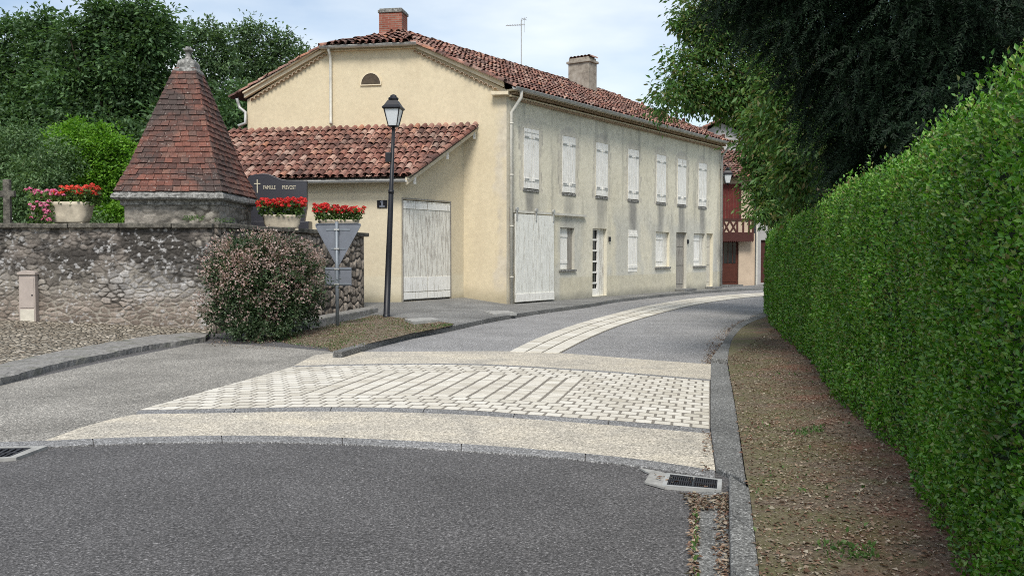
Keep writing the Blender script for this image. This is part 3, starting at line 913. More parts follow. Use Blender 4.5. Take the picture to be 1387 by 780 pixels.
def barrel(mb, p, q, side, nrm, r0, r1, seg=6, droop=1.0):
    """half-round tile from its lower end p to its upper end q"""
    b = len(mb.v)
    for c, r in ((p, r0), (q, r1)):
        for k in range(seg + 1):
            a = math.pi * k / seg
            mb.v.append(tuple(c + side * (math.cos(a) * r) + nrm * (math.sin(a) * r * droop)))
    for k in range(seg):
        mb.f.append((b + k, b + k + 1, b + seg + 2 + k, b + seg + 1 + k))

def canal_roof(mb, bed, poly, udir, seed, colw=.205, row=.34, rough=.012):
    """channel tiles over a planar 3-D polygon; udir runs along the eave"""
    rng = random.Random(seed)
    u = Vector(udir).normalized()
    n = Vector((0, 0, 0))
    for i in range(1, len(poly) - 1): n += (poly[i] - poly[0]).cross(poly[i + 1] - poly[0])
    n.normalize()
    if n.z < 0: n = -n
    v = n.cross(u)
    if v.z < 0: v = -v
    o = poly[0]
    p2 = [((p - o).dot(u), (p - o).dot(v)) for p in poly]
    u0, u1 = min(a for a, b in p2), max(a for a, b in p2); v0, v1 = min(b for a, b in p2), max(b for a, b in p2)
    bed.add([p + n * .0 for p in poly], [tuple(range(len(poly)))])
    nc = int((u1 - u0) / colw); nr = int((v1 - v0) / row) + 1
    cw = (u1 - u0) / max(1, nc)
    for i in range(nc):
        ju = rng.uniform(-.01, .01)
        for j in range(nr):
            uc = u0 + (i + .5) * cw + ju + rng.uniform(-rough, rough)
            vc = v0 + (j + .1) * row
            if not inside(p2, uc, vc + row * .35): continue
            base = o + u * uc + v * (vc + rng.uniform(-.03, .03) - row * .1)
            tw = rng.uniform(-.03, .03)
            sd_ = (u + v * tw).normalized(); ax = (v - u * tw).normalized()
            r0 = .092 + rng.uniform(-.004, .006)
            barrel(mb, base + n * (.030 + rng.uniform(-.008, .012)), base + ax * row * 1.22 + n * .004, sd_, n, r0, .072)
            # channel tile between two covers
            ub = uc + cw * .5
            if inside(p2, ub, vc + row * .35):
                b2 = o + u * ub + v * (vc - row * .2 + rng.uniform(-.03, .03))
                k = len(mb.v)
                for c, w_ in ((b2 + n * .02, .075), (b2 + v * row * 1.15 + n * .0, .085)):
                    for a in (-1, 0, 1): mb.v.append(tuple(c + u * (a * w_) + n * (.035 if a else .006)))
                mb.f += [(k, k + 1, k + 4, k + 3), (k + 1, k + 2, k + 5, k + 4)]

def ridge_tiles(mb, P, Q, seed, r=.11, step=.36):
    rng = random.Random(seed); d = (Q - P); L = d.length; d.normalize()
    s = d.cross(Vector((0, 0, 1))).normalized(); n = s.cross(d)
    if n.z < 0: n = -n
    k = max(1, int(L / step))
    for i in range(k):
        a = P + d * (L * i / k); b = P + d * min(L, L * (i + 1.2) / k)
        barrel(mb, a + n * (.02 + rng.uniform(-.01, .015)), b, s, n, r + rng.uniform(-.006, .006), r * .85)

def genoise(mb, P, Q, out, r=.075, length=.16, up=.11):
    d = (Q - P); L = d.length; d.normalize(); out = out.normalized()
    n = d.cross(out); n = n if n.z > 0 else -n
    k = int(L / (r * 2.15))
    for i in range(k):
        c = P + d * (L * (i + .5) / k)
        b = len(mb.v); seg = 6
        for e, rr in ((0, r), (length, r)):
            for q in range(seg + 1):
                a = math.pi * q / seg
                mb.v.append(tuple(c + out * e + d * math.cos(a) * rr + n * (math.sin(a) * rr * 1.1)))
            for q in range(seg + 1):
                a = math.pi * q / seg
                mb.v.append(tuple(c + out * e + d * math.cos(a) * rr * .78 + n * (math.sin(a) * rr * .85)))
        m = seg + 1
        for q in range(seg):
            mb.f.append((b + q, b + q + 1, b + 2 * m + q + 1, b + 2 * m + q))
            mb.f.append((b + 2 * m + q, b + 2 * m + q + 1, b + 3 * m + q + 1, b + 3 * m + q))
    return n

# ----------------------------------------------------------------- plastered walls with openings
def panel(name, P0, d, W, zb, zt, openings, colfn, mat, parent, nrm, res=.05, reveal=.16, ztop=None, extra_lines=()):
    P0 = Vector(P0); d = Vector(d).normalized(); nrm = Vector(nrm).normalized()
    ms = set(np.round(np.linspace(0, W, int(W / res) + 1), 4)); zs = set(np.round(np.linspace(zb, zt, int((zt - zb) / res) + 1), 4))
    for (a, b, c, e) in openings:
        ms = {x for x in ms if min(abs(x - a), abs(x - b)) > res * .35} | {round(a, 4), round(b, 4)}
        zs = {x for x in zs if min(abs(x - c), abs(x - e)) > res * .35} | {round(c, 4), round(e, 4)}
    for x in extra_lines: ms.add(round(x, 4))
    ms = np.array(sorted(ms)); zs = np.array(sorted(zs))
    mm, zz = np.meshgrid(ms, zs, indexing='ij')
    z2 = np.minimum(zz, ztop(mm)) if ztop else zz
    rough = .012 * (fbm(mm * 1.2, zz * 1.2, 21, 3) - .5)
    X = P0.x + d.x * mm + nrm.x * rough; Y = P0.y + d.y * mm + nrm.y * rough
    V = np.stack([X, Y, z2], -1).reshape(-1, 3); C = colfn(mm, z2).reshape(-1, 3)
    i, j = np.meshgrid(np.arange(len(ms) - 1), np.arange(len(zs) - 1), indexing='ij')
    k = len(zs)
    mc = (ms[i] + ms[i + 1]) / 2; zc = (zs[j] + zs[j + 1]) / 2
    keep = np.ones(i.shape, bool)
    for (a, b, c, e) in openings: keep &= ~((mc > a) & (mc < b) & (zc > c) & (zc < e))
    keep &= (z2[i, j + 1] - z2[i, j] > 1e-4) | (z2[i + 1, j + 1] - z2[i + 1, j] > 1e-4)
    f = np.stack([i * k + j, (i + 1) * k + j, (i + 1) * k + j + 1, i * k + j + 1], -1)[keep]
    if d.cross(Vector((0, 0, 1))).dot(nrm) < 0: f = f[:, ::-1]
    pr = [(V, f, C)]
    for (a, b, c, e) in openings:
        q = lambda m, z, dep: P0 + d * m + Vector((0, 0, z)) - nrm * dep
        cc = colfn(np.array([[(a + b) / 2]]), np.array([[(c + e) / 2]]))[0, 0] * .97
        for (m0, z0, m1, z1) in ((a, c, b, c), (b, c, b, e), (b, e, a, e), (a, e, a, c)):
            v_, f_, c_ = flat_face([q(m0, z0, -.004), q(m1, z1, -.004), q(m1, z1, reveal), q(m0, z0, reveal)], cc)
            pr.append((v_, f_, c_))
    v, f, c = merge(pr)
    me = fast_mesh(name, v, f); set_col(me, c)
    return link_mesh(name, me, mat, parent)

def planks(mb, P, d, up, nrm, w, h, n, th=.03, rng=random, gap=.006):
    """a boarded leaf: lower-left corner P, along d, up"""
    for i in range(n):
        a = w * i / n + gap / 2; b = w * (i + 1) / n - gap / 2
        t = th + rng.uniform(-.003, .003)
        mb.obox(P + d * a, d * (b - a), nrm * t, up * h)

Z = Vector((0, 0, 1))
fn = Vector((d1.y, -d1.x, 0))          # facade faces right and to the camera
gl = d2.normalized(); gn = Vector((gl.y, -gl.x, 0)); gn = gn if gn.y < 0 else -gn

def FW(px, py):    # pixel -> (m, z) on the facade plane
    r = ray(px, py); o = Vector((0, 0, HC))
    t = (HCN - o).dot(fn) / r.dot(fn); p = o + r * t
    return (p - HCN).dot(d1), p.z
def GW(px, py):    # pixel -> (s, z) on the gable plane, s metres from the corner
    r = ray(px, py); o = Vector((0, 0, HC))
    t = (HCN - o).dot(gn) / r.dot(gn); p = o + r * t
    return (p - HCN).dot(gl), p.z

UPW = [(710.0, 727.7, 163.5, 246.5), (762, 778.5, 175, 253), (807.5, 822.5, 185, 258.3), (851, 864.3, 193.7, 262.5), (889, 902, 203, 266.5), (917.5, 929.5, 207, 270), (945.5, 957.5, 213, 273)]

def house():
    t = thing('house', 'long two storey cream house with white shutters, red tile roof and two chimneys', 'house', (HCN.x, HCN.y, 0))
    k2s = d2.length
    GWID = 8.0 * k2s
    EAV = 6.42
    # ---- facade openings
    ups = []
    for (x0, x1, y0, y1) in UPW:
        a, zt_ = FW(x0, (y0)); b, _ = FW(x1, y0); _, zb_ = FW((x0 + x1) / 2, y1)
        c = (a + b) / 2
        ups.append([c - .41, c + .41, 3.57, 5.40])
    garage = [FW(693.5, 400)[0], FW(745.5, 400)[0], .12, 2.78]
    def op(x0, x1, y0, y1):
        a = FW(x0, y0); b = FW(x1, y1); return [a[0], b[0], a[1] if False else FW((x0 + x1) / 2, y1)[1], FW((x0 + x1) / 2, y0)[1]]
    win_a = op(758.5, 778, 301.5, 349); door_a = op(802.5, 821.5, 304.5, 399)
    shut_b = op(850.5, 862.5, 305, 368); win_b = op(888, 906.5, 308.5, 363.5); door_b = op(916, 929.5, 309.5, 392)
    win_c = op(939.5, 954.5, 310.5, 362.5); door_c = op(957, 965, 311, 388)
    door_a[2] = .16; door_b[2] = .2; door_c[2] = .2
    for o in (win_a, win_b, win_c): o[2] = 1.10; o[3] = 2.45
    for o in (door_a, door_b, door_c): o[3] = 2.47
    shut_b[2], shut_b[3] = .95, 2.47
    ops = [tuple(o) for o in ups] + [tuple(o) for o in (win_a, door_a, shut_b, win_b, door_b, win_c, door_c)]
    def tone_f(m, z):
        base = lerp3((.72, .67, .52), (.81, .765, .63), fbm(m * .6, z * .6, 50))
        base = lerp3(base, np.ones_like(base) * np.array([.56, .555, .505]), sstep(3.8, 2.4, z) * sstep(.35, .58, fbm(m * .8, z * .5, 51)) * .75)
        # paler band at the foot
        base = lerp3(base, np.ones_like(base) * np.array([.64, .59, .45]), (sstep(.86, .82, z + .03 * (fbm(m * 2, m, 4) - .5)) * sstep(2.9, 3.0, m)) * .75)
        # grey weathering streaks under the sills
        for o in ups:
            c = (o[0] + o[1]) / 2
            wid = .42 + .25 * (fbm(m * 0 + c * 3, z * .7, 52) - .5)
            s = sstep(wid, wid * .25, np.abs(m - c + .15 * (fbm(z * 1.4, m * 0 + c, 53) - .5))) * sstep(3.62, 3.45, z) * sstep(1.6, 3.1, z)
            s = s * (.35 + .9 * fbm(m * 6, z * .8, 54))
            k = (.2 + .5 * vnoise(c * 2.3, 1.1, 55)) * (1.9 if o in ups[3:] else 1.2)
            base = lerp3(base, np.ones_like(base) * np.array([.255, .25, .235]), np.clip(s * k * 1.35, 0, .8))
            # dressed stones around the opening
            ex = np.maximum(o[0] - m, m - o[1]); course = np.floor((z + c) / .27)
            wst = .10 + .17 * _h(course.astype(np.int64), (np.sign(m - c)).astype(np.int64) + 5, 56)
            ins = (ex > 0) & (ex < wst) & (z > 3.5) & (z < 5.42)
            top = (np.abs(m - c) < .55) & (z > 5.38) & (z < 5.62 + .10 * np.cos((m - c) * 5))
            q = (ins | top) * (.55 + .4 * _h(course.astype(np.int64), (np.floor(m * 3)).astype(np.int64), 57))
            base = lerp3(base, np.ones_like(base) * np.array([.62, .575, .49]), np.clip(q, 0, 1) * .8)
            edge = (np.abs(ex - wst) < .03) & (z > 3.5) & (z < 5.42) & (ex > 0)
            base = lerp3(base, np.ones_like(base) * np.array([.40, .375, .325]), edge * .6 * (fbm(m * 6, z * 6, 65) > .45))
        strk = sstep(.52, .75, fbm(m * 3.2, z * .45, 58)) * sstep(1., 3.5, z)
        base = lerp3(base, np.ones_like(base) * np.array([.40, .385, .33]), strk * .55)
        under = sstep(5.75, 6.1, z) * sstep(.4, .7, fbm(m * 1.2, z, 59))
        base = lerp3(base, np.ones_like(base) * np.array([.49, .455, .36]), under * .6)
        damp = sstep(.42, .12, z + .22 * (fbm(m * 1.7, z * 2, 60) - .5))
        base = lerp3(base, np.ones_like(base) * np.array([.27, .265, .23]), damp * .7)
        # corner quoins
        qc = np.floor(z / .33); ww = np.where(_h(qc.astype(np.int64), qc.astype(np.int64) * 0 + 3, 61) > .5, .42, .24)
        qn = (m < ww) * (.4 + .5 * _h(qc.astype(np.int64), qc.astype(np.int64) * 0 + 9, 62))
        base = lerp3(base, np.ones_like(base) * np.array([.62, .56, .45]), qn * .6)
        m2 = FL - m
        base = lerp3(base, np.ones_like(base) * np.array([.33, .33, .32]), sstep(.9, .1, m2) * sstep(.3, .7, fbm(m * 2, z * .6, 63)) * .8)
        gl_ = 1.0 - .10 * sstep(.45, .7, fbm(m * 9, z * 9, 64))
        return base * gl_[..., None]
    panel('facade_wall', HCN, d1, FL, 0, EAV, ops, tone_f, M['plaster'], t, fn, res=.045)
    # ---- gable
    ZH = 7.80
    s_r, s_l = 2.75 * k2s, 5.44 * k2s
    def gtop(s): return np.minimum(np.minimum(6.40 + (ZH - 6.40) * s / s_r, 6.34 + (ZH - 6.34) * (GWID - s) / (GWID - s_l)), ZH)
    oc, oz = GW(502.5, 114)
    def tone_g(s, z):
        base = lerp3((.64, .545, .375), (.72, .625, .445), fbm(s * .7, z * .7, 70))
        strk = sstep(.52, .75, fbm(s * 2.5, z * .5, 71)) * .25
        base = lerp3(base, np.ones_like(base) * np.array([.56, .47, .33]), strk)
        damp = sstep(.75, .2, z + .3 * (fbm(s * 1.7, z * 2, 72) - .5))
        base = lerp3(base, np.ones_like(base) * np.array([.33, .29, .20]), damp * .7)
        # bare quoin stones at the corner
        w_ = .30 + .35 * (fbm(s * 0, z * 1.1, 73) - .5) + .2 * (fbm(s * 5, z * 5, 74) - .5)
        q = sstep(w_ + .05, w_ - .05, s) * sstep(.3, .8, z)
        qs = lerp3((.46, .405, .32), (.72, .65, .52), fbm(s * 6, z * 6, 75))
        return lerp3(base, qs, q * (.35 + .5 * sstep(.4, .6, fbm(s * 3, z * 3, 76))))
    panel('gable_wall', HCN + gl * 0, gl, GWID, 0, ZH, [(oc - .31, oc + .31, oz - .01, oz + .01)], tone_g, M['plaster'], t, gn, ztop=gtop, extra_lines=(s_r, s_l))
    # the half-round attic opening: a flat dark face painted as its shaded depth
    arch = MB(); c = HCN + gl * oc + Z * (oz - .02) + gn * .0
    seg = 14; A_ = []
    for i in range(seg + 1):
        a = math.pi * i / seg; A_.append(c + gl * (math.cos(a) * .30) + Z * (math.sin(a) * .34))
    arch2 = MB(); arch2.add([p + gn * .016 for p in A_], [tuple(range(seg + 1))])
    o = arch2.build('attic_opening', M['opening_shade'], t)
    rim = MB()
    for i in range(seg):
        a0 = math.pi * i / seg; a1 = math.pi * (i + 1) / seg
        q = [c + gl * (math.cos(a) * r) + Z * (math.sin(a) * (r + .03)) + gn * e for a, r, e in ((a0, .30, .035), (a1, .30, .035), (a1, .335, .035), (a0, .335, .035), (a0, .30, .0), (a1, .30, .0), (a1, .335, .0), (a0, .335, .0))]
        rim.hexa(q[4:] + q[:4])
    rim.obox(c - gl * .33 - Z * .03, gl * .66, gn * .04, Z * .03)
    rim.build('surround', M['gable_trim'], o)
    # ---- other walls
    back = MB()
    PL = hp(8.0, 0, 0); PR = hp(0, FL, 0); PB = hp(8.0, FL - 3.0, 0)
    for a, b, h in ((PL, PB, 6.3), (PR, PB, 6.3)):
        back.add([a, b, b + Z * h, a + Z * h], [(0, 1, 2, 3)])
    back.build('rear_wall', M['far_stucco'], t)
    # ---- roof
    def zk(k): return 6.60 + (8.47 - 6.60) / 4.05 * k if k <= 4.05 else 8.47 - (8.47 - 6.56) / 3.95 * (k - 4.05)
    R0 = hp(4.05, 1.35, 8.47); R1 = hp(4.05, 14.4, 8.47)
    def rp_(k, m): return hp(k, m, zk(k))
    hipR, hipL = rp_(2.72, -.22), rp_(5.47, -.22)
    mb = MB(); bed = MB()
    canal_roof(mb, bed, [rp_(-.42, -.22), hipR, R0, R1, rp_(-.42, FL + .35)], d1, 1)
    canal_roof(mb, bed, [hipL, rp_(8.4, -.22), rp_(8.4, FL - 2.8), R1, R0], d1, 2)
    hb = [hipR + gn * .12 - Z * .03, hipL + gn * .12 - Z * .03, R0]
    canal_roof(mb, bed, hb, gl, 3, row=.30)
    canal_roof(mb, bed, [rp_(-.42, FL + .35), R1, rp_(8.4, FL - 2.8)], (rp_(8.4, FL - 2.8) - rp_(-.42, FL + .35)), 4)
    ridge_tiles(mb, R0, R1, 5); ridge_tiles(mb, hipR + gn * .1, R0, 6); ridge_tiles(mb, hipL + gn * .1, R0, 7); ridge_tiles(mb, rp_(-.42, FL + .35), R1, 8)
    ridge_tiles(mb, rp_(-.42, -.18), hipR, 9, r=.09); ridge_tiles(mb, rp_(8.4, -.18), hipL, 10, r=.09)
    roof = mb.build('roof', M['canal_tile'], t)
    bed.build('roof_bed', M['tile_bed'], roof)
    # ---- chimneys
    ch = MB(); c = hp(4.49, 1.6, 0)
    ch.box((c.x, c.y, 8.62), .74, .62, .94, math.atan2(gl.y, gl.x) + math.pi)
    o = ch.build('chimney', M['brick'], roof, bevel=.01)
    cc = MB()
    cc.box((c.x, c.y, 9.145), .80, .68, .09, math.atan2(gl.y, gl.x)); cc.box((c.x, c.y, 9.215), .72, .60, .05, math.atan2(gl.y, gl.x))
    cc.build('chimney_cap', M['old_stone'], o, bevel=.012)
    c = hp(3.38, 11.06, 0)
    a = math.atan2(d1.y, d1.x)
    ch = MB(); ch.box((c.x, c.y, 8.32), .62, .95, 1.6, a); o = ch.build('chimney', M['render_grey'], roof, bevel=.015)
    cc = MB(); cc.box((c.x, c.y, 9.15), .74, 1.07, .10, a); cc.box((c.x, c.y, 9.255), .62, .9, .11, a)
    cc.build('chimney_cap', M['render_grey'], o, bevel=.02)
    ct = MB(); rng = random.Random(6)
    for i in range(6):
        p = c + pin * (-.45 + .16 * i) + Z * 9.312
        barrel(ct, p - d1 * .30, p + d1 * .30, pin, Z, .085, .085)
    ct.build('cap_tile', M['canal_tile'], o)
    # ---- eaves: genoise, fascia, gutters, downpipes
    ge = MB()
    genoise(ge, hp(0, .15, 6.13), hp(0, FL, 6.13), fn, r=.07, length=.13)
    genoise(ge, hp(0, .15, 6.28), hp(0, FL, 6.28), fn, r=.07, length=.22)
    ga, gb = HCN + gl * .25 + Z * 6.35, HCN + gl * (s_r + .02) + Z * (ZH - .20)
    genoise(ge, ga, gb, gn, r=.072, length=.10)
    gc, gd = HCN + gl * (GWID - .15) + Z * 6.28, HCN + gl * (s_l - .02) + Z * (ZH - .20)
    genoise(ge, gd, gc, gn, r=.072, length=.10)
    ge.build('scalloped_cornice', M['cornice_tile'], t)
    tr = MB()
    tr.obox(hp(0, .02, 6.20), d1 * (FL - .05), fn * .15, Z * .04); tr.obox(hp(0, .02, 6.36), d1 * (FL - .05), fn * .26, Z * .05)
    for a_, b_, w_ in ((ga + Z * .10 - gl * .2, gb + Z * .13, .22), (gc + Z * .10 + gl * .2, gd + Z * .13, .22)):
        tr.obox(a_, b_ - a_, gn * .13, Z * .12)
        tr.obox(a_ + Z * .122, b_ - a_, gn * w_, Z * .05)
    tr.obox(HCN + gl * (s_r - .05) + Z * (ZH - .10), gl * (s_l - s_r + .1), gn * .10, Z * .10)
    # corner corbel block at the eave
    tr.obox(hp(0, -.02, 6.22) - gl * .10 + gn * .02, gl * .5, gn * .20, Z * .10)
    tr.build('cornice_band', M['gable_trim'], t, bevel=.006)
    def gutter(P, Q, name='gutter', r=.075):
        d = (Q - P).normalized(); s_ = d.cross(Z).normalized()
        g = MB(); seg = 8
        for e, p in enumerate((P, Q)):
            for i in range(seg + 1):
                an = math.pi + math.pi * i / seg
                g.v.append(tuple(p + s_ * math.cos(an) * r + Z * math.sin(an) * r))
            for i in range(seg + 1):
                an = math.pi + math.pi * i / seg
                g.v.append(tuple(p + s_ * math.cos(an) * r * .86 + Z * (math.sin(an) * r * .86)))
        m = seg + 1
        for i in range(seg):
            g.f.append((i, i + 1, 2 * m + i + 1, 2 * m + i)); g.f.append((m + i, 3 * m + i, 3 * m + i + 1, m + i + 1))
            g.f.append((i, m + i, m + i + 1, i + 1)); g.f.append((2 * m + i, 2 * m + i + 1, 3 * m + i + 1, 3 * m + i))
        g.f.append((0, 2 * m, 3 * m, m)); g.f.append((seg, m + seg, 3 * m + seg, 2 * m + seg))
        g.tube([P + Z * 0 - s_ * (-r), Q + s_ * r], .012, 6); g.tube([P - s_ * r, Q - s_ * r], .012, 6)
        return g.build(name, M['zinc'], t)
    ge0 = hp(0, -.2, 6.41) + fn * .42; ge1 = hp(0, FL + .1, 6.41) + fn * .42
    gutter(ge0, ge1)
    gutter(HCN + gl * (s_r - .15) + gn * .26 + Z * (ZH + .01), HCN + gl * (s_l + .12) + gn * .26 + Z * (ZH + .01))
    dp = MB()
    x = fn * .10
    dp.tube([ge0 + d1 * .35 - Z * .06, ge0 + d1 * .35 - Z * .25, hp(0, .12, 5.75) + x, hp(0, .12, .12) + x], .05, 10)
    for z in (.9, 2.4, 3.9, 5.4): dp.tube([hp(0, .12, z) + x, hp(0, .12, z + .04) + x], .062, 10)
    dp.build('downpipe', M['white_pipe'], t, True)
    dp = MB()
    dp.tube([ge1 - d1 * .3 - Z * .06, ge1 - d1 * .3 - Z * .2, hp(0, FL - .15, 5.85) + x, hp(0, FL - .15, .15) + x], .05, 8)
    dp.build('downpipe', M['zinc'], t, True)
    dp = MB(); s_ = GW(449, 100)[0]
    b_ = HCN + gl * s_ + gn * .08
    dp.tube([b_ + gn * .18 + Z * (ZH - .05), b_ + gn * .05 + Z * (ZH - .2), b_ + Z * (ZH - .35), b_ + Z * 5.62, b_ + Z * 5.52 + gn * .08 - gl * .03], .045, 8)
    dp.build('downpipe', M['white_pipe'], t, True)
    dp = MB(); b_ = HCN + gl * (GWID - .05)
    q = b_ + gl * .33 + gn * .05
    dp.tube([q + Z * 6.38 + gn * .08, q + Z * 6.25, q - gl * .05 + Z * 6.1, b_ + gl * .07 + gn * .09 + Z * 5.95, b_ + gl * .07 + gn * .09 + Z * 5.62, q - gl * .05 + Z * 5.52 + gn * .12], .05, 8)
    dp.build('downpipe', M['zinc'], t, True)
    # hook-shaped hopper at the left eave
    # ---- shutters of the upper floor
    rng = random.Random(21)
    for i, o in enumerate(ups):
        w = o[1] - o[0]; h = o[3] - o[2]
        sill = MB(); sill.obox(hp(0, o[0] - .03, o[2] - .085) - fn * .1, d1 * (w + .06), fn * .125, Z * .08)
        sl = sill.build('window_sill', M['old_stone'], t, bevel=.01)
        for s in (0, 1):
            mb = MB()
            P = hp(0, o[0] + .01 + s * w / 2, o[2] + .02) - fn * (.015 if i else .0)
            lw = w / 2 - .012
            planks(mb, P, d1, Z, fn, lw, h - .03, 4, .03, rng)
            for z in ((.22, h - .32) if i else (.22, h * .92, h - .32)):
                mb.obox(P + Z * z + fn * .032 + d1 * .02, d1 * (lw - .04), fn * .012, Z * .09)
            sh = mb.build('shutter', M['white_paint'], t)
            for z in (.26, h - .30):
                hg = MB(); hg.obox(P + Z * z + fn * .052 + d1 * (0 if s == 0 else lw * .35), d1 * lw * .6, fn * .006, Z * .03); hg.build('hinge', M['zinc'], sh)
    # lavender flower box under the first window
    o = ups[0]
    # ---- ground floor
    rngg = random.Random(33)
    o = garage
    mb = MB(); w = o[1] - o[0]; h = 2.62
    P = hp(0, o[0], .17) + fn * .09
    planks(mb, P, d1, Z, fn, w, h, 9, .04, rngg, .008)
    sd_ = mb.build('barn_door', M['door_paint'], t)
    rl = MB(); rl.obox(P + fn * .043, d1 * w, fn * .022, Z * .24); rl.build('kick_board', M['white_paint'], sd_, bevel=.005)
    for q in (.02, w * .5, w - .08):
        hd = MB(); hd.obox(P + d1 * q + fn * .045 + Z * (h - .18), d1 * .06, fn * .02, Z * .34)
        hd.tube([P + d1 * (q + .03) + fn * .03 + Z * (h + .14), P + d1 * (q + .03) + fn * .09 + Z * (h + .14)], .06, 10)
        hd.build('hanger', M['zinc'], sd_)
    rail = MB(); rail.obox(hp(0, o[0] - .05, 2.83) + fn * .03, d1 * (FW(791, 294)[0] - o[0] + .05), fn * .07, Z * .07)
    rail.build('door_rail', M['white_pipe'], t)
    back = MB(); back.add([hp(0, o[0] - .02, 0) + fn * .012, hp(0, o[1] + .0, 0) + fn * .012, hp(0, o[1] + .0, 2.75) + fn * .012, hp(0, o[0] - .02, 2.75) + fn * .012], [(0, 1, 2, 3)])
    # left post of the sliding door
    pst = MB(); pst.obox(hp(0, o[0] - .16, .12) + fn * .02, d1 * .10, fn * .07, Z * 2.85); pst.build('door_post', M['grey_wood'], t)
    def filler(name, o, mat, dep=.16, lab=None):
        mb = MB(); mb.obox(hp(0, o[0], o[2]) - fn * (dep + .02), d1 * (o[1] - o[0]), fn * .02, Z * (o[3] - o[2]))
        return mb.build(name, mat, t)
    for o in (win_a, win_b, win_c):
        w, h = o[1] - o[0], o[3] - o[2]
        g = filler('window', o, M['glass'])
        sl = MB(); sl.obox(hp(0, o[0] - .06, o[2] - .07) - fn * .14, d1 * (w + .12), fn * .20, Z * .068); sl.build('window_sill', M['old_stone'], t, bevel=.01)
        mb = MB(); planks(mb, hp(0, o[0] + .01, o[2] + .01) - fn * .13, d1, Z, fn, w * .66, h - .02, 5, .03, rngg)
        for z in (.2, h - .3): mb.obox(hp(0, o[0] + .03, o[2] + z) - fn * .098, d1 * (w * .62), fn * .016, Z * .08)
        mb.build('shutter', M['white_paint'], t)
        mb = MB(); mb.obox(hp(0, o[0] + .66 * w + .015, o[2] + .01) - fn * .13, d1 * (w * .32), fn * .03, Z * (h - .02)); mb.build('shutter', M['grey_wood'] if o is win_a else M['peeling_paint'], t)
    o = shut_b; w, h = o[1] - o[0], o[3] - o[2]
    for s in (0, 1):
        mb = MB(); P = hp(0, o[0] + .01 + s * w / 2, o[2]) - fn * .02; lw = w / 2 - .01
        planks(mb, P, d1, Z, fn, lw, h, 3, .03, rngg)
        for z in (.14, h - .24): mb.obox(P + Z * z + fn * .032, d1 * lw, fn * .018, Z * .10)
        mb.build('shutter', M['white_paint'], t)
    # glazed door
    o = door_a; w, h = o[1] - o[0], o[3] - o[2]
    filler('door_glass', o, M['glass'])
    P = hp(0, o[0], o[2]) - fn * .14
    mb = MB()
    lw = w * .62
    mb.obox(P, d1 * .10, fn * .04, Z * h); mb.obox(P + d1 * (lw - .10), d1 * .10, fn * .04, Z * h)
    for q in (0, .18, .34, .50, .66, .82, .975):
        zz = h * q; hh = .26 if q == 0 else .06
        mb.obox(P + d1 * .102 + Z * min(zz, h - hh), d1 * (lw - .204), fn * .034, Z * hh)
    mb.build('door', M['white_paint'], t)
    mb = MB(); mb.obox(P + d1 * (lw + .01), d1 * (w - lw - .01), fn * .03, Z * h); mb.build('door_panel', M['peeling_paint'], t)
    for o in (door_b, door_c):
        w, h = o[1] - o[0], o[3] - o[2]
        mb = MB(); P = hp(0, o[0], o[2]) - fn * .15
        mb.obox(P, d1 * w, fn * .03, Z * h)
        for z in (.2, .95, 1.7): mb.obox(P + d1 * .1 + Z * z + fn * .032, d1 * (w - .2), fn * .012, Z * .6)
        mb.build('door', M['grey_wood'] if o is door_b else M['trim'], t)
        st = MB(); st.obox(hp(0, o[0] - .1, .09), d1 * (w + .2), fn * .42, Z * .12); st.build('doorstep', M['kerb'], t, bevel=.015)
    # small things on the wall
    for px, py in ((824, 327), (930.5, 330)):
        m, z = FW(px, py); b = MB(); b.obox(hp(0, m, z) + fn * .004, d1 * .09, fn * .05, Z * .16); b.build('letter_box', M['dark_metal'], t)
    # old lamp conduit down the far corner
    return t
M['opening_shade'] = simple('attic_shade', (.085, .065, .045), .8, .3, 8)  # shade inside the deep attic niche, put into one dark colour
M['gable_trim'] = simple('gable_trim', (.68, .59, .43), .85, .14, 5)
M['cornice_tile'] = simple('cornice_tile', (.46, .35, .25), .85, .3, 9)
M['lavender'] = foliage('lavender_flower', [(.16, .15, .30), (.25, .24, .4), (.08, .1, .06)], .6, .2)
house()

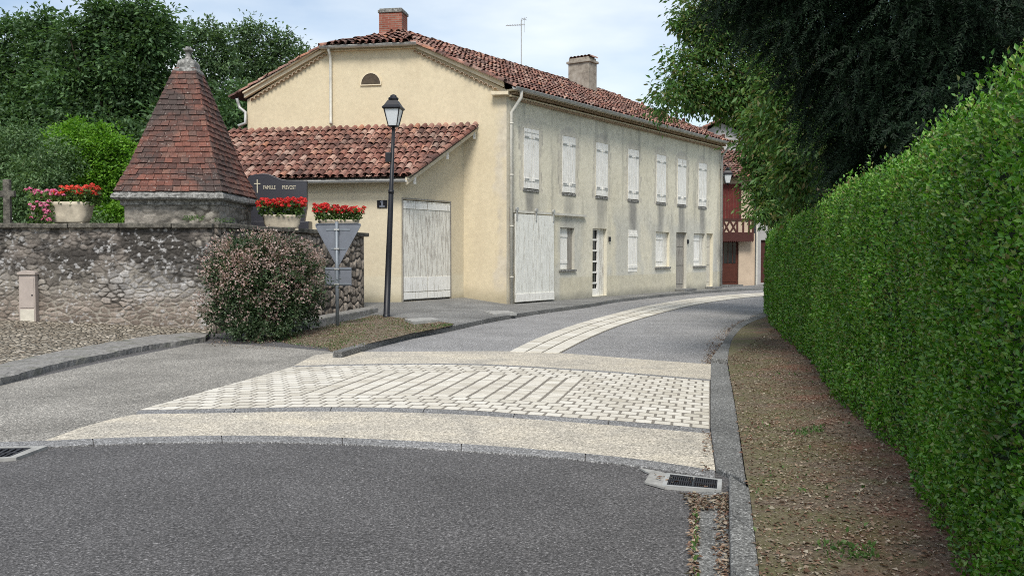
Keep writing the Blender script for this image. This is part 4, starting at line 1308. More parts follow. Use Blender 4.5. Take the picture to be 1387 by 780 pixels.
def lean_to():
    t = thing('garage', 'low cream lean-to garage with red tiled roof and peeling double doors', 'garage', (SF.x, SF.y, 0))
    LW = 6.75 * d2.length
    swl = 2.77
    ztop_g, ze = 5.36, 3.62
    def tone_s(m, z):
        base = lerp3((.62, .54, .385), (.70, .615, .45), fbm(m * .8, z * .8, 80))
        base = lerp3(base, np.ones_like(base) * np.array([.68, .62, .47]), sstep(1.02, .98, z) * .7)
        damp = sstep(.62, .3, z + .25 * (fbm(m * 1.7, z * 2, 82) - .5))
        base = lerp3(base, np.ones_like(base) * np.array([.36, .31, .20]), damp * .6)
        strk = sstep(.55, .75, fbm(m * 2.8, z * .5, 81)) * .3
        return lerp3(base, np.ones_like(base) * np.array([.50, .44, .33]), strk)
    def sproj(px):
        r = ray(px, 300); n = fn; o = Vector((0, 0, HC)); tt = (SF - o).dot(n) / r.dot(n); return ((o + r * tt) - SF).dot(d1)
    g0, g1 = sproj(545.5), sproj(609.5)
    def top_s(m): return ze - .03 + (ztop_g - ze) * (m + .33) / (swl + .33) + m * 0
    panel('side_wall', SF, d1, swl, 0, ztop_g - .05, [(g0, g1, .30, 3.08)], tone_s, M['plaster'], t, fn, reveal=.06, ztop=top_s)
    panel('front_wall', SF, gl, LW, 0, ze + .06, [], tone_s, M['plaster'], t, gn)
    e = MB(); a, b = SF + gl * LW, SG + gl * LW
    e.add([a, b, b + Z * ztop_g, a + Z * (ze - .02)], [(0, 1, 2, 3)]); e.build('end_wall', M['far_stucco'], t)
    # roof
    slope = lambda p: 0
    T0 = SG - gl * .47 + Z * ztop_g; T1 = SG + gl * (LW + .35) + Z * ztop_g
    dirv = (SF - SG)
    ek = 1.13
    E0 = SG + dirv * ek - gl * .47; E1 = SG + dirv * ek + gl * (LW + .35)
    E0 = Vector((E0.x, E0.y, ze)); E1 = Vector((E1.x, E1.y, ze))
    mb = MB(); bed = MB()
    lift = Z * .05
    canal_roof(mb, bed, [E0 + lift, E1 + lift, T1 + lift, T0 + lift], gl, 14, colw=.215, row=.33, rough=.016)
    vd = (T0 - E0).normalized(); sidev = fn
    # verge row
    rng = random.Random(2); L = (T0 - E0).length; nn = vd.cross(gl).normalized(); nn = nn if nn.z > 0 else -nn
    for i in range(int(L / .33)):
        p = E0 + lift + vd * (i * .33) - gl * .01
        barrel(mb, p + nn * (.035 + rng.uniform(-.01, .01)), p + vd * .42 + nn * .012, gl, nn, .095, .078)
    roof = mb.build('roof', M['canal_tile_near'], t); bed.build('roof_bed', M['tile_bed'], roof)
    # verge board, rafters, gutter
    vb = MB(); o = E0 - Z * .17 + gl * .05; vb.obox(o, (T0 - E0), gl * .04, Z * .20)
    ob = vb.build('verge_board', M['gable_trim'], t)
    for q in (.10, .55, .95):
        br = MB(); p = E0.lerp(T0, q) - Z * .20 + gl * .02
        br.obox(p, gl * .45, gl.cross(Z) * .07, Z * .08)
        br.obox(p - Z * .10, gl * .06, gl.cross(Z) * .07, Z * .10)
        br.build('bracket', M['white_paint'], t)
    sf = MB(); sf.add([E0 - Z * .03, E1 - Z * .03, T1 - Z * .03, T0 - Z * .03], [(3, 2, 1, 0)]); sf.build('soffit', M['grey_wood'], t)
    gu = MB()
    gp = E0 + gn * .07 - Z * .045 + gl * .05; gq = E1 + gn * .07 - Z * .045
    seg = 8
    for p in (gp, gq):
        for i in range(seg + 1):
            an = math.pi + math.pi * i / seg
            gu.v.append(tuple(p + gn * math.cos(an) * .065 + Z * math.sin(an) * .065))
    for i in range(seg): gu.f.append((i, i + 1, seg + 2 + i, seg + 1 + i))
    gu.tube([gp + gn * .065, gq + gn * .065], .01, 6)
    gu.build('gutter', M['zinc'], t)
    # double door
    w = g1 - g0; rng = random.Random(12)
    for s in (0, 1):
        lw = w / 2 - .012; P = SF + d1 * (g0 + .006 + s * w / 2) + Z * .34 - fn * .03
        h = 2.72
        mb = MB(); planks(mb, P, d1, Z, fn, lw, h, 5, .035, rng, .008)
        dr = mb.build('door_leaf', M['peeling_paint'], t)
        for z, e, q in ((.02, .014, .17), (.22, .012, .40), (h - .22, .016, .16)):
            k = MB(); k.obox(P + fn * .037 + Z * z + d1 * .01, d1 * (lw - .02), fn * e, Z * q); k.build('ledge', M['white_paint'], dr, bevel=.004)
    fr = MB(); P = SF + Z * .30
    for a in (g0 - .03, g1 + .0): fr.obox(P + d1 * a - fn * .01, d1 * .03, fn * .03, Z * 2.80)
    fr.obox(P + d1 * (g0 - .03) + Z * 2.80 - fn * .01, d1 * (w + .06), fn * .03, Z * .03); fr.build('door_frame', M['grey_wood'], t)
    dk = MB(); dk.obox(P + d1 * g0 - fn * .06, d1 * w, fn * .01, Z * 2.78); dk.build('door_backing', M['dark_metal'], t)
    # black number plate on the front wall
    r = ray(518, 276.5); o = Vector((0, 0, HC)); tt = (SF - o).dot(gn) / r.dot(gn); c = o + r * tt + gn * .012
    pl = thing('number_plate', 'small black house number plate on the cream garage wall', 'number plate', c)
    b = MB(); b.obox(c - (-gl) * .145 - Z * .105, -gl * .29, gn * .015, Z * .21); b.build('plate', M['plaque'], pl, bevel=.004)
    n1 = MB(); rt = -gl; f = c + gn * .017
    n1.obox(f - rt * .028 - Z * .075, rt * .056, gn * .004, Z * .165); n1.obox(f - rt * .075 - Z * .085, rt * .15, gn * .006, Z * .04); n1.obox(f - rt * .06 + Z * .045, rt * .034, gn * .004, Z * .03)
    n1.build('numeral', M['sign_grey'], pl)
lean_to()

def tv_antenna():
    b = hp(4.05, 7.95, 8.5)
    t = thing('tv_antenna', 'thin television antenna on a tall mast standing on the house roof ridge', 'antenna', b)
    mb = MB(); mb.tube([b - Z * .1, b + Z * 1.75], .02, 6); mb.build('mast', M['zinc'], t)
    y = MB(); a = Vector((-.9, -.35, -.12)); c = b + Z * 1.55
    y.tube([c - a * .15, c + a * .62], .013, 5)
    s = a.cross(Z).normalized()
    for q in (.0, .1, .2, .3, .4, .5, .6): y.tube([c + a * q - s * (.2 - .15 * q), c + a * q + s * (.2 - .15 * q)], .006, 4)
    y.tube([c - a * .12 + Z * .28, c - a * .12 - Z * .28], .008, 4); y.tube([c - a * .1 + s * .3 + Z * .2, c - a * .1 - s * .3 + Z * .2], .008, 4)
    y.build('aerial', M['zinc'], t)
    y = MB(); y.tube([c + Z * .25 - s * .0, c + Z * .25 + Vector((.2, .1, -.05))], .01, 4); y.build('boom', M['zinc'], t)
tv_antenna()

# ----------------------------------------------------------------- vegetation
def unit(a): return a / np.maximum(1e-9, np.linalg.norm(a, axis=1, keepdims=True))

def leaves_mesh(name, P, A, Nn, L, W, fold=.25):
    """folded pointed leaves: base points P, axes A, normals Nn, lengths L, widths W"""
    A = unit(A); S = unit(np.cross(A, Nn)); Nn = np.cross(S, A)
    L = L[:, None]; W = W[:, None]
    m = P + A * L * .45
    v = np.stack([P, m - S * W * .5 + Nn * W * fold, P + A * L - Nn * L * .08, m + S * W * .5 + Nn * W * fold], 1).reshape(-1, 3)
    b = np.arange(len(P)) * 4
    f = np.concatenate([np.stack([b, b + 2, b + 1], 1), np.stack([b, b + 3, b + 2], 1)])
    return fast_mesh(name, v, f)

def rdir(rng, n): return unit(rng.normal(size=(n, 3)))

def blob_points(rng, blobs, n, shell=2.2):
    vol = np.array([b[1][0] * b[1][1] * b[1][2] for b in blobs]) ** .75
    k = rng.choice(len(blobs), n, p=vol / vol.sum())
    c = np.array([b[0] for b in blobs])[k]; r = np.array([b[1] for b in blobs])[k]
    d = rdir(rng, n)
    return c + d * r * (rng.random((n, 1)) ** (1 / shell)), d

def crown(rng, blobs, ncl, nlf, crad, leaf, droop=.2, aspect=.5, flat=.6):
    C, d = blob_points(rng, blobs, ncl)
    cr = crad * rng.uniform(.5, 1.3, (ncl, 1))
    idx = np.repeat(np.arange(ncl), nlf)
    off = rng.normal(size=(ncl * nlf, 3)) * .5; off[:, 2] *= flat
    P = C[idx] + off * cr[idx]
    A = unit(off + d[idx] * .4 + rng.normal(size=off.shape) * .5); A[:, 2] -= droop
    Nn = rng.normal(size=off.shape) * .7 + np.array([0, 0, 1.0])
    L = leaf * rng.uniform(.6, 1.3, len(P))
    return C, P, A, Nn, L, L * aspect

def limbs(mb, rng, base, top, r0, targets, seg=8):
    base = Vector(base); top = Vector(top)
    mid = base.lerp(top, .5) + Vector((rng.normal() * .12, rng.normal() * .12, 0))
    mb.tube([base, base.lerp(mid, .3), mid, top], [r0 * 1.25, r0, r0 * .8, r0 * .5], seg)
    for t in targets:
        t = Vector(t); s = base.lerp(top, float(rng.uniform(.45, .98)))
        m = s.lerp(t, .5) + Vector((rng.normal() * .2, rng.normal() * .2, .25 + .1 * abs(rng.normal())))
        r = r0 * float(rng.uniform(.22, .42))
        mb.tube([s, m, t], [r, r * .6, r * .15], 6)

def tree(name, label, cat, base, trunk_top, r0, blobs, ncl, nlf, crad, leaf, mat, seed, group=None, nlimb=14, aspect=.5, droop=.2, bark='bark', flat=.6):
    rng = np.random.default_rng(seed)
    t = thing(name, label, cat, base, 0, group)
    C, P, A, Nn, L, W = crown(rng, blobs, ncl, nlf, crad, leaf, droop, aspect, flat)
    link_mesh('crown', leaves_mesh('crown', P, A, Nn, L, W), M[mat], t)
    mb = MB(); limbs(mb, rng, base, trunk_top, r0, C[rng.choice(len(C), nlimb, replace=False)])
    mb.build('trunk', M[bark], t, True)
    return t

def B(px, py, Y, rx, rz, ry=None):
    c = D(px, py, Y); return ((c.x, c.y, c.z), (rx * Y / F, (ry or rx * .8) * Y / F, rz * Y / F))

# big dark trees behind the cemetery
TG = 'tall trees behind the cemetery'
tree('oak_tree', 'very dark green oak at the left edge behind the cemetery wall', 'tree', (-30, 54, 0), (-29.5, 54, 9), .5,
     [B(-30, 70, 54, 40, 40), B(5, 120, 54, 42, 48), B(-40, 170, 54, 60, 60), B(52, 62, 53, 34, 36), B(20, 45, 54, 20, 22), B(70, 120, 53, 40, 48), B(40, 175, 53, 60, 50), B(62, 30, 53, 18, 14), B(-5, 30, 54, 16, 12)], 620, 60, .85, .30, 'dark_oak', 1, TG)
tree('oak_tree', 'tallest dark oak, its crown just left of the pointed tower roof', 'tree', (-22, 50, 0), (-22.2, 50, 9), .55,
     [B(120, 60, 50, 40, 42), B(165, 45, 50, 36, 36), B(205, 55, 50, 32, 40), B(110, 120, 50, 46, 44), B(175, 110, 50, 48, 46), B(222, 120, 51, 34, 46), B(130, 175, 50, 60, 46), B(185, 10, 50, 22, 16), B(140, 15, 50, 20, 16), B(210, 180, 50, 56, 46), B(222, 25, 50, 14, 14)], 760, 60, .85, .30, 'dark_oak', 2, TG)
tree('ash_tree', 'mid green tree seen just right of the pointed tower roof', 'tree', (-19, 60, 0), (-19, 60, 9), .35,
     [B(268, 110, 60, 30, 42), B(258, 58, 60, 16, 24), B(298, 78, 60, 22, 36), B(310, 150, 60, 34, 46), B(280, 42, 60, 11, 17), B(270, 165, 60, 40, 42), B(300, 42, 60, 9, 12)], 400, 46, .75, .27, 'mid_tree', 3, TG, droop=.1)
tree('ash_tree', 'paler loose tree with several narrow tops above the garage roof', 'tree', (-15.5, 64, 0), (-15.4, 64, 9), .35,
     [B(335, 85, 64, 20, 34), B(338, 44, 64, 10, 19), B(368, 80, 64, 18, 34), B(384, 60, 64, 11, 22), B(404, 84, 64, 15, 26), B(345, 130, 64, 36, 36), B(416, 68, 64, 7, 16), B(322, 55, 64, 9, 22), B(390, 110, 64, 26, 26), B(362, 46, 64, 7, 14), B(352, 38, 64, 5, 10)], 430, 40, .7, .26, 'mid_tree', 4, TG, droop=.1)
tree('oak_tree', 'low dark tree filling the gap between tower roof and house', 'tree', (-15.5, 47, 0), (-15.5, 47, 5), .3,
     [B(318, 150, 47, 30, 34), B(285, 195, 47, 60, 46), B(325, 190, 47, 30, 40), B(230, 205, 47, 60, 56), B(140, 220, 48, 70, 60), B(40, 225, 48, 80, 60), B(90, 285, 47, 130, 25)], 700, 46, .85, .30, 'dark_oak', 5, TG)
# shrubs behind the cemetery
tree('garden_shrub', 'greyish green rounded shrub behind the left flower trough', 'shrub', (-16.2, 29, 0), (-16.2, 29, 2), .08,
     [B(20, 215, 29, 40, 50), B(50, 235, 28, 40, 55), B(-20, 220, 29, 35, 55), B(35, 185, 29, 26, 20), B(85, 225, 29, 30, 40), B(30, 270, 28, 70, 40), B(80, 295, 28, 60, 14)], 620, 34, .36, .11, 'olive_leaf', 6)
tree('garden_shrub', 'bright lime green shrub just left of the pointed tower', 'shrub', (-13.6, 30, 0), (-13.6, 30, 2), .08,
     [B(120, 205, 30, 46, 32), B(110, 180, 30, 26, 18), B(145, 215, 30, 35, 38), B(165, 225, 30, 28, 40), B(80, 195, 30.5, 22, 22), B(150, 185, 30, 18, 15), B(130, 255, 30, 55, 35), B(150, 290, 29.5, 40, 14), B(70, 250, 30.5, 40, 34), B(95, 190, 30, 22, 20)], 680, 40, .32, .125, 'lime_leaf', 7)

# right hand trees
tree('ash_tree', 'loose broad leaved tree with brownish tips leaning over the road beside the hedge', 'tree', (9.2, 23.5, 0), (8.6, 23.3, 4.6), .22,
     [B(960, 60, 23, 34, 42), B(940, 25, 23, 26, 26), B(1000, 120, 23, 50, 50), B(930, 120, 22.5, 26, 30), B(905, 132, 22, 17, 20), B(920, 90, 22.5, 18, 20), B(960, 138, 23, 36, 18), B(1055, 110, 17, 34, 38), B(1075, 170, 17, 34, 42), B(1085, 235, 17, 34, 40), B(1095, 285, 17, 30, 26), B(1040, 170, 19, 30, 40), B(1110, 190, 16, 24, 40), B(1050, 130, 23.5, 60, 60), B(1045, 205, 23, 42, 34), B(1035, 250, 23, 28, 26), B(1060, 285, 23, 30, 26), B(1090, 240, 24, 45, 70), B(985, 30, 23, 40, 40), B(1050, 40, 24, 50, 60), B(1030, 285, 22.5, 16, 16), B(893, 148, 22, 10, 10)],
     1750, 34, .40, .14, 'ash_leaf', 8, None, 30, .38, .55)
CYP = [B(1200, 60, 12.5, 140, 105, 120), B(1075, 20, 12, 80, 52), B(1010, -8, 12, 55, 34), B(1145, 140, 12.5, 58, 85), B(1260, 110, 11.5, 120, 110), B(1170, 215, 12.5, 48, 90), B(1320, 20, 11, 130, 110), B(1240, -80, 12, 190, 90), B(1080, -60, 12, 120, 70), B(1165, 295, 12.8, 38, 45), B(1210, 230, 12, 80, 80), B(1300, 170, 10.5, 90, 80)]
def conifer():
    rng = np.random.default_rng(12)
    base = Vector((6.9, 12.8, 0))
    t = thing('conifer_tree', 'huge almost black conifer overhanging the hedge at the top right', 'tree', base)
    n = 8200
    C, d = blob_points(rng, CYP, n, 2.6)
    # flat hanging sprays: a stem with paired scale-like leaves
    out = unit(np.stack([C[:, 0] - 6.9, C[:, 1] - 12.8, np.zeros(n)], 1)) * .6 + rng.normal(size=(n, 3)) * .45
    out[:, 2] -= .55
    ax = unit(out)
    k = 42
    s = np.tile(np.linspace(0, 1, k), n); idx = np.repeat(np.arange(n), k)
    ln = rng.uniform(.28, .62, n)[idx]
    side = unit(np.cross(ax, rng.normal(size=(n, 3))))[idx]
    sg = np.where(np.arange(n * k) % 2, 1., -1.)[:, None]
    P = C[idx] + ax[idx] * (s * ln)[:, None]; P[:, 2] -= .12 * s * s
    A = ax[idx] * .75 + side * sg * .65 + rng.normal(size=P.shape) * .35
    Nn = np.cross(ax[idx], side) + rng.normal(size=P.shape) * .15
    L = (.060 * (1.15 - s * .6)) * rng.uniform(.7, 1.25, len(P))
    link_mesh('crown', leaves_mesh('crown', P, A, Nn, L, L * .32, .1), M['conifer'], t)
    mb = MB(); limbs(mb, rng, base, base + Vector((.1, .1, 8.5)), .28, C[rng.choice(n, 26, replace=False)])
    mb.build('trunk', M['bark'], t, True)
conifer()
tree('oak_tree', 'dark tree filling the view behind the black conifer on the right', 'tree', (15, 27, 0), (15, 27, 5), .3,
     [B(1180, 120, 27, 110, 120), B(1150, 240, 27, 80, 90), B(1260, 200, 27, 110, 110), B(1130, 310, 27, 60, 40), B(1360, 120, 27, 120, 120)], 700, 40, .6, .20, 'dark_oak', 55)

def hedge():
    rng = np.random.default_rng(15)
    t = thing('hedge', 'tall clipped dense green hedge along the right side of the path', 'hedge', HB[len(HB) // 2])
    line = [Vector((p.x, p.y, 0)) for p in HB]
    pts = resample(line, 260)
    tang = []
    for i in range(len(pts)): tang.append((pts[min(i + 1, len(pts) - 1)] - pts[max(i - 1, 0)]).normalized())
    Lt = sum((b - a).length for a, b in zip(pts, pts[1:]))
    def top(s): return 2.39 - .33 * np.clip((s - 5) / 22, 0, 1) + .10 * (fbm(s * .5, s * 0, 3) - .5)
    W = 1.35
    # dark hull added inside the leaves, stops see-through and stands for inner shade
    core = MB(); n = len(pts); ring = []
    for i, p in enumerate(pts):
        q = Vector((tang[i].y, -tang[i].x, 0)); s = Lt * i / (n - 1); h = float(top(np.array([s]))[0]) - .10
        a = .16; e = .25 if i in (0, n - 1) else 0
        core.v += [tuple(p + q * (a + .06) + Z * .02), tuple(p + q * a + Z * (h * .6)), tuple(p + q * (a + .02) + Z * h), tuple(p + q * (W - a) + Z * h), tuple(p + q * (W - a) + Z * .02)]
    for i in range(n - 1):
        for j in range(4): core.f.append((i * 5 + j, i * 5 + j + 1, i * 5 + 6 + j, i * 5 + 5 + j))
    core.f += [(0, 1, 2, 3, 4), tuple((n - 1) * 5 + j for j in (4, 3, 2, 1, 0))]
    # leaves on face, top and far end, denser and finer near the camera
    PP = np.array([tuple(p) for p in pts]); TT = np.array([tuple(v) for v in tang]); QQ = np.stack([TT[:, 1], -TT[:, 0], np.zeros(n)], 1)
    Ps = []; As = []; Ns = []; Ls = []; Ws = []
    def emit(s, h, kind):
        i = np.clip(s / Lt * (n - 1), 0, n - 1.001); k = i.astype(int); f = (i - k)[:, None]
        p = PP[k] * (1 - f) + PP[k + 1] * f; q = QQ[k]; tg = TT[k]; m = len(s)
        dist = np.linalg.norm(p, axis=1)
        size = np.clip(.022 + .0013 * dist, .025, .07)
        if kind == 'face':
            bul = .17 * (fbm(s * 1.5, h * 1.7, 6) - .5) + .09 * (fbm(s * 5, h * 5, 7) - .5)
            ht = top(s); bend = .10 * np.clip((h / ht - .86) / .14, 0, 1) ** 2
            dep = rng.random(m) ** 1.6 * .17
            pos = p + q * (dep + bul + bend + .0)[:, None] + np.array([0, 0, 1.]) * h[:, None]
            nn = -q
        elif kind == 'top':
            wv = rng.uniform(.0, W, m)
            pos = p + q * wv[:, None] + np.array([0, 0, 1.]) * (top(s) + .09 * (fbm(s * 2.2, wv * 2.2, 8) - .5) - rng.random(m) ** 2 * .1 + rng.random(m) ** 9 * .13)[:, None]
            nn = np.tile(np.array([0, 0, 1.]), (m, 1)) - q * .2
        A = nn * .55 + rng.normal(size=(m, 3)) * .55 + np.array([0, 0, .45])
        N2 = nn * .9 + rng.normal(size=(m, 3)) * .55 + np.array([0, 0, .55])
        L = size * rng.uniform(.75, 1.35, m)
        Ps.append(pos); As.append(A); Ns.append(N2); Ls.append(L); Ws.append(L * .56)
    # sample density falls with distance
    def samp(n_, lo, hi): return rng.uniform(lo, hi, n_)
    zones = [(0, 3, 3600), (3, 6, 4600), (6, 9, 4200), (9, 13, 3000), (13, 18, 1900), (18, 24, 1200), (24, Lt, 900)]
    for a, b, dn in zones:
        if a >= Lt: continue
        b = min(b, Lt); m = int((b - a) * 2.35 * dn)
        s = samp(m, a, b); h = .02 + rng.random(m) * (top(s) - .02)
        emit(s, h, 'face')
        m = int((b - a) * W * dn * .5); emit(samp(m, a, b), None, 'top')
    # shoots sticking up
    ns = 330
    s0 = samp(ns, 0, Lt); 
    for rep in range(9):
        s = s0 + rng.normal(size=ns) * .01
        i = np.clip(s / Lt * (n - 1), 0, n - 1.001); k = i.astype(int)
        if rep == 0: wv0 = rng.uniform(.03, W * .8, ns); hh = rng.uniform(.05, .26, ns)
        pos = PP[k] + QQ[k] * wv0[:, None]; pos[:, 2] = top(s) + hh * rep / 8
        A = rng.normal(size=(ns, 3)) * .6 + np.array([0, 0, .7]); Nn = rng.normal(size=(ns, 3)) + np.array([0, 0, .4])
        L = rng.uniform(.025, .045, ns); Ps.append(pos); As.append(A); Ns.append(Nn); Ls.append(L); Ws.append(L * .5)
    # rounded far end
    m = 5200; a = rng.uniform(0, 1, m); h = rng.random(m) * (2.03)
    pe = PP[-1] + QQ[-1] * (a * W)[:, None] + TT[-1] * (.08 + .35 * np.sin(a * math.pi) - rng.random(m) * .15)[:, None]; pe[:, 2] = h
    Ps.append(pe); As.append(TT[-1] * .5 + rng.normal(size=(m, 3)) * .6 + np.array([0, 0, .4])); Ns.append(TT[-1] + rng.normal(size=(m, 3)) * .6 + np.array([0, 0, .5])); Ls.append(rng.uniform(.05, .09, m)); Ws.append(rng.uniform(.03, .05, m))
    me = leaves_mesh('foliage', np.concatenate(Ps), np.concatenate(As), np.concatenate(Ns), np.concatenate(Ls), np.concatenate(Ws))
    link_mesh('foliage', me, M['hedge_leaf'], t)
    core.build('inner_hull', M['hedge_core'], t)
hedge()

def flowering_bush():
    rng = np.random.default_rng(22)
    c = G(355, 462); c.z = 0
    t = thing('flowering_bush', 'dark leaved bush with masses of small pale pink flowers against the wall corner', 'bush', c)
    blobs = [B(352, 395, 17.3, 62, 55, 45), B(325, 375, 17.3, 40, 42), B(385, 365, 17.6, 40, 38), B(350, 350, 17.4, 48, 28), B(330, 425, 17.1, 45, 30), B(385, 420, 17.3, 40, 32), B(300, 385, 17.4, 22, 30), B(408, 390, 17.8, 22, 34), B(350, 448, 16.9, 58, 16), B(420, 410, 18.2, 18, 36), B(296, 352, 17.5, 16, 22), B(372, 334, 17.6, 26, 16), B(322, 338, 17.5, 22, 18), B(410, 352, 17.9, 20, 20), B(286, 420, 17.2, 14, 22), B(345, 326, 17.5, 12, 10), B(425, 380, 18.2, 12, 16)]
    C, P, A, Nn, L, W = crown(rng, blobs, 1000, 30, .16, .065, .1, .5, .9)
    # long loose shoots that break the outline
    cc_ = np.array([c.x, 17.3, .9]); ns = 150; dv = rdir(rng, ns); dv[:, 2] = np.abs(dv[:, 2]) * .9; dv[:, 1] *= .6
    far = rng.uniform(1.0, 1.38, ns); kk_ = 16
    ii = np.repeat(np.arange(ns), kk_); tt_ = np.tile(np.linspace(.72, 1, kk_), ns)
    Q = cc_ + dv[ii] * np.array([1.0, .75, 1.05]) * (far[ii] * tt_)[:, None]; Q[:, 2] -= .12 * (tt_ - .72) / .28
    Qa = dv[ii] + rng.normal(size=Q.shape) * .7; Lq = rng.uniform(.04, .07, len(Q))
    P = np.concatenate([P, Q + rng.normal(size=Q.shape) * .012]); A = np.concatenate([A, Qa]); Nn = np.concatenate([Nn, rng.normal(size=Q.shape) + np.array([0, 0, .6])]); L = np.concatenate([L, Lq]); W = np.concatenate([W, Lq * .5])
    ok = P[:, 2] > .03
    link_mesh('foliage', leaves_mesh('foliage', P[ok], A[ok], Nn[ok], L[ok], W[ok]), M['bush_leaf'], t)
    # flower sprays, thick on the top and right
    n = 3300
    C2, d = blob_points(rng, blobs, n, 9)
    keep = (C2[:, 2] > .35) & (rng.random(n) < (.10 + .75 * np.clip((C2[:, 2] - .5) / 1.2, 0, 1)) * sstep(.34, .54, fbm(C2[:, 0] * 5.2 + C2[:, 1] * 3, C2[:, 2] * 5.2, 12)) * 1.5) & (d[:, 1] < .5)
    C2 = C2[keep]; d = d[keep]; n = len(C2); k = 11
    idx = np.repeat(np.arange(n), k); off = rng.normal(size=(n * k, 3)) * .05
    Pf = C2[idx] + d[idx] * .06 + off
    Af = unit(off + d[idx] * .05 + np.array([0, 0, .02])); Lf = rng.uniform(.03, .055, n * k)
    link_mesh('flowers', leaves_mesh('flowers', Pf, Af, rng.normal(size=Pf.shape) + d[idx], Lf, Lf * .8), M['bush_flower'], t)
    st = MB()
    for i in range(10):
        q = C[rng.integers(len(C))]; a = rng.uniform(0, 6.28)
        b = c + Vector((math.cos(a) * .25, math.sin(a) * .2, 0)); st.tube([b, b.lerp(Vector(q), .5) + Vector((0, 0, .15)), q], [.02, .012, .004], 5)
    st.build('stems', M['bark'], t)
flowering_bush()

# ----------------------------------------------------------------- flower troughs
def trough(label, c, ang, L, H, W):
    t = thing('flower_trough', label, 'planter', c, 0, 'cream flower troughs on the cemetery wall')
    ca, sa = math.cos(ang), math.sin(ang); ax = Vector((ca, sa, 0)); ay = Vector((-sa, ca, 0))
    def ring(sx, sy, z, n=28):
        out = []
        for i in range(n):
            a = 2 * math.pi * i / n; e = .32
            x = math.copysign(abs(math.cos(a)) ** e, math.cos(a)) * sx; y = math.copysign(abs(math.sin(a)) ** e, math.sin(a)) * sy
            out.append(c + ax * x + ay * y + Z * z)
        return out
    prof = [(.40, .40, 0), (.42, .42, .03), (.46, .46, .35 * H), (.485, .48, .8 * H), (.5, .5, .84 * H), (.5, .5, H), (.46, .44, H), (.455, .43, H * .82)]
    mb = MB(); n = 28
    for a, b, z in prof: mb.v.extend(tuple(p) for p in ring(a * L, b * W, z))
    for r in range(len(prof) - 1):
        for i in range(n): mb.f.append((r * n + i, r * n + (i + 1) % n, (r + 1) * n + (i + 1) % n, (r + 1) * n + i))
    mb.f.append(tuple(range(n))[::-1]); 
    mb.build('basin', M['trough'], t, True)
    so = MB(); so.v = [tuple(p) for p in ring(.452 * L, .425 * W, H * .84)]; so.f = [tuple(range(n))]
    so.build('soil', M['bark'], t)
    ft = MB()
    for s in (-.33, .33):
        ft2 = MB(); q = c + ax * s * L; ft2.box((q.x, q.y, c.z - .02), .14, W * .7, .05, ang); ft2.build('foot', M['trough'], t)
    return ax, ay

def geranium(label, c, ax, ay, L, W, Hf, mat, seed, nfl, trail=0.0, group=None):
    rng = np.random.default_rng(seed)
    t = thing('geranium', label, 'flowering plant', c, 0, group)
    n = int(900 * L); u = rng.uniform(-.5, .5, n); v = rng.uniform(-.55, .55, n); h = rng.random(n) ** .8 * Hf * (.75 + .4 * fbm(u * L * 4, u * 0, seed))
    axn = np.array(tuple(ax)); ayn = np.array(tuple(ay)); cn = np.array(tuple(c))
    sp = 1 + .25 * (h / Hf)
    P = cn + axn * (u * L * sp)[:, None] + ayn * (v * W * sp)[:, None]; P[:, 2] += h - .04
    if trail:
        k = int(n * .35); sel = rng.choice(n, k, replace=False)
        P[sel] = cn + axn * (rng.uniform(-.4, .3, k) * L)[:, None] + ayn * (-(W * .55 + rng.random(k) * .1))[:, None]; P[sel, 2] -= rng.random(k) * trail
    A = rng.normal(size=(n, 3)) + np.array([0, -.4, .3]); Nn = rng.normal(size=(n, 3)) * .6 + np.array([0, -.4, .8]); Ls = rng.uniform(.05, .09, n)
    link_mesh('leaves', leaves_mesh('leaves', P, A, Nn, Ls, Ls * .95), M['geranium_leaf'], t)
    # flower heads: little balls of petals
    m = nfl; u = rng.uniform(-.52, .52, m); v = rng.uniform(-.6, .5, m)
    C = cn + axn * (u * L * 1.2)[:, None] + ayn * (v * W * 1.2)[:, None]
    C[:, 2] += Hf * (.55 + .55 * rng.random(m)) * (.8 + .35 * fbm(u * L * 4, u * 0, seed))
    if trail:
        k = int(m * .45); sel = rng.choice(m, k, replace=False)
        C[sel] = cn + axn * (rng.uniform(-.4, .3, k) * L)[:, None] + ayn * (-(W * .58 + rng.random(k) * .12))[:, None]; C[sel, 2] -= rng.random(k) * trail - .05
    q = 22; idx = np.repeat(np.arange(m), q); d = rdir(rng, m * q); d[:, 2] = np.abs(d[:, 2]) * .9 - .15
    rr = rng.uniform(.042, .072, m)[idx][:, None]
    Pp = C[idx] + d * rr * .8; Ap = np.cross(d, rng.normal(size=d.shape)); Lp = rng.uniform(.026, .042, m * q)
    link_mesh('flowers', leaves_mesh('flowers', Pp - unit(Ap) * (Lp / 2)[:, None], Ap, d, Lp, Lp * .95, .1), M[mat], t)

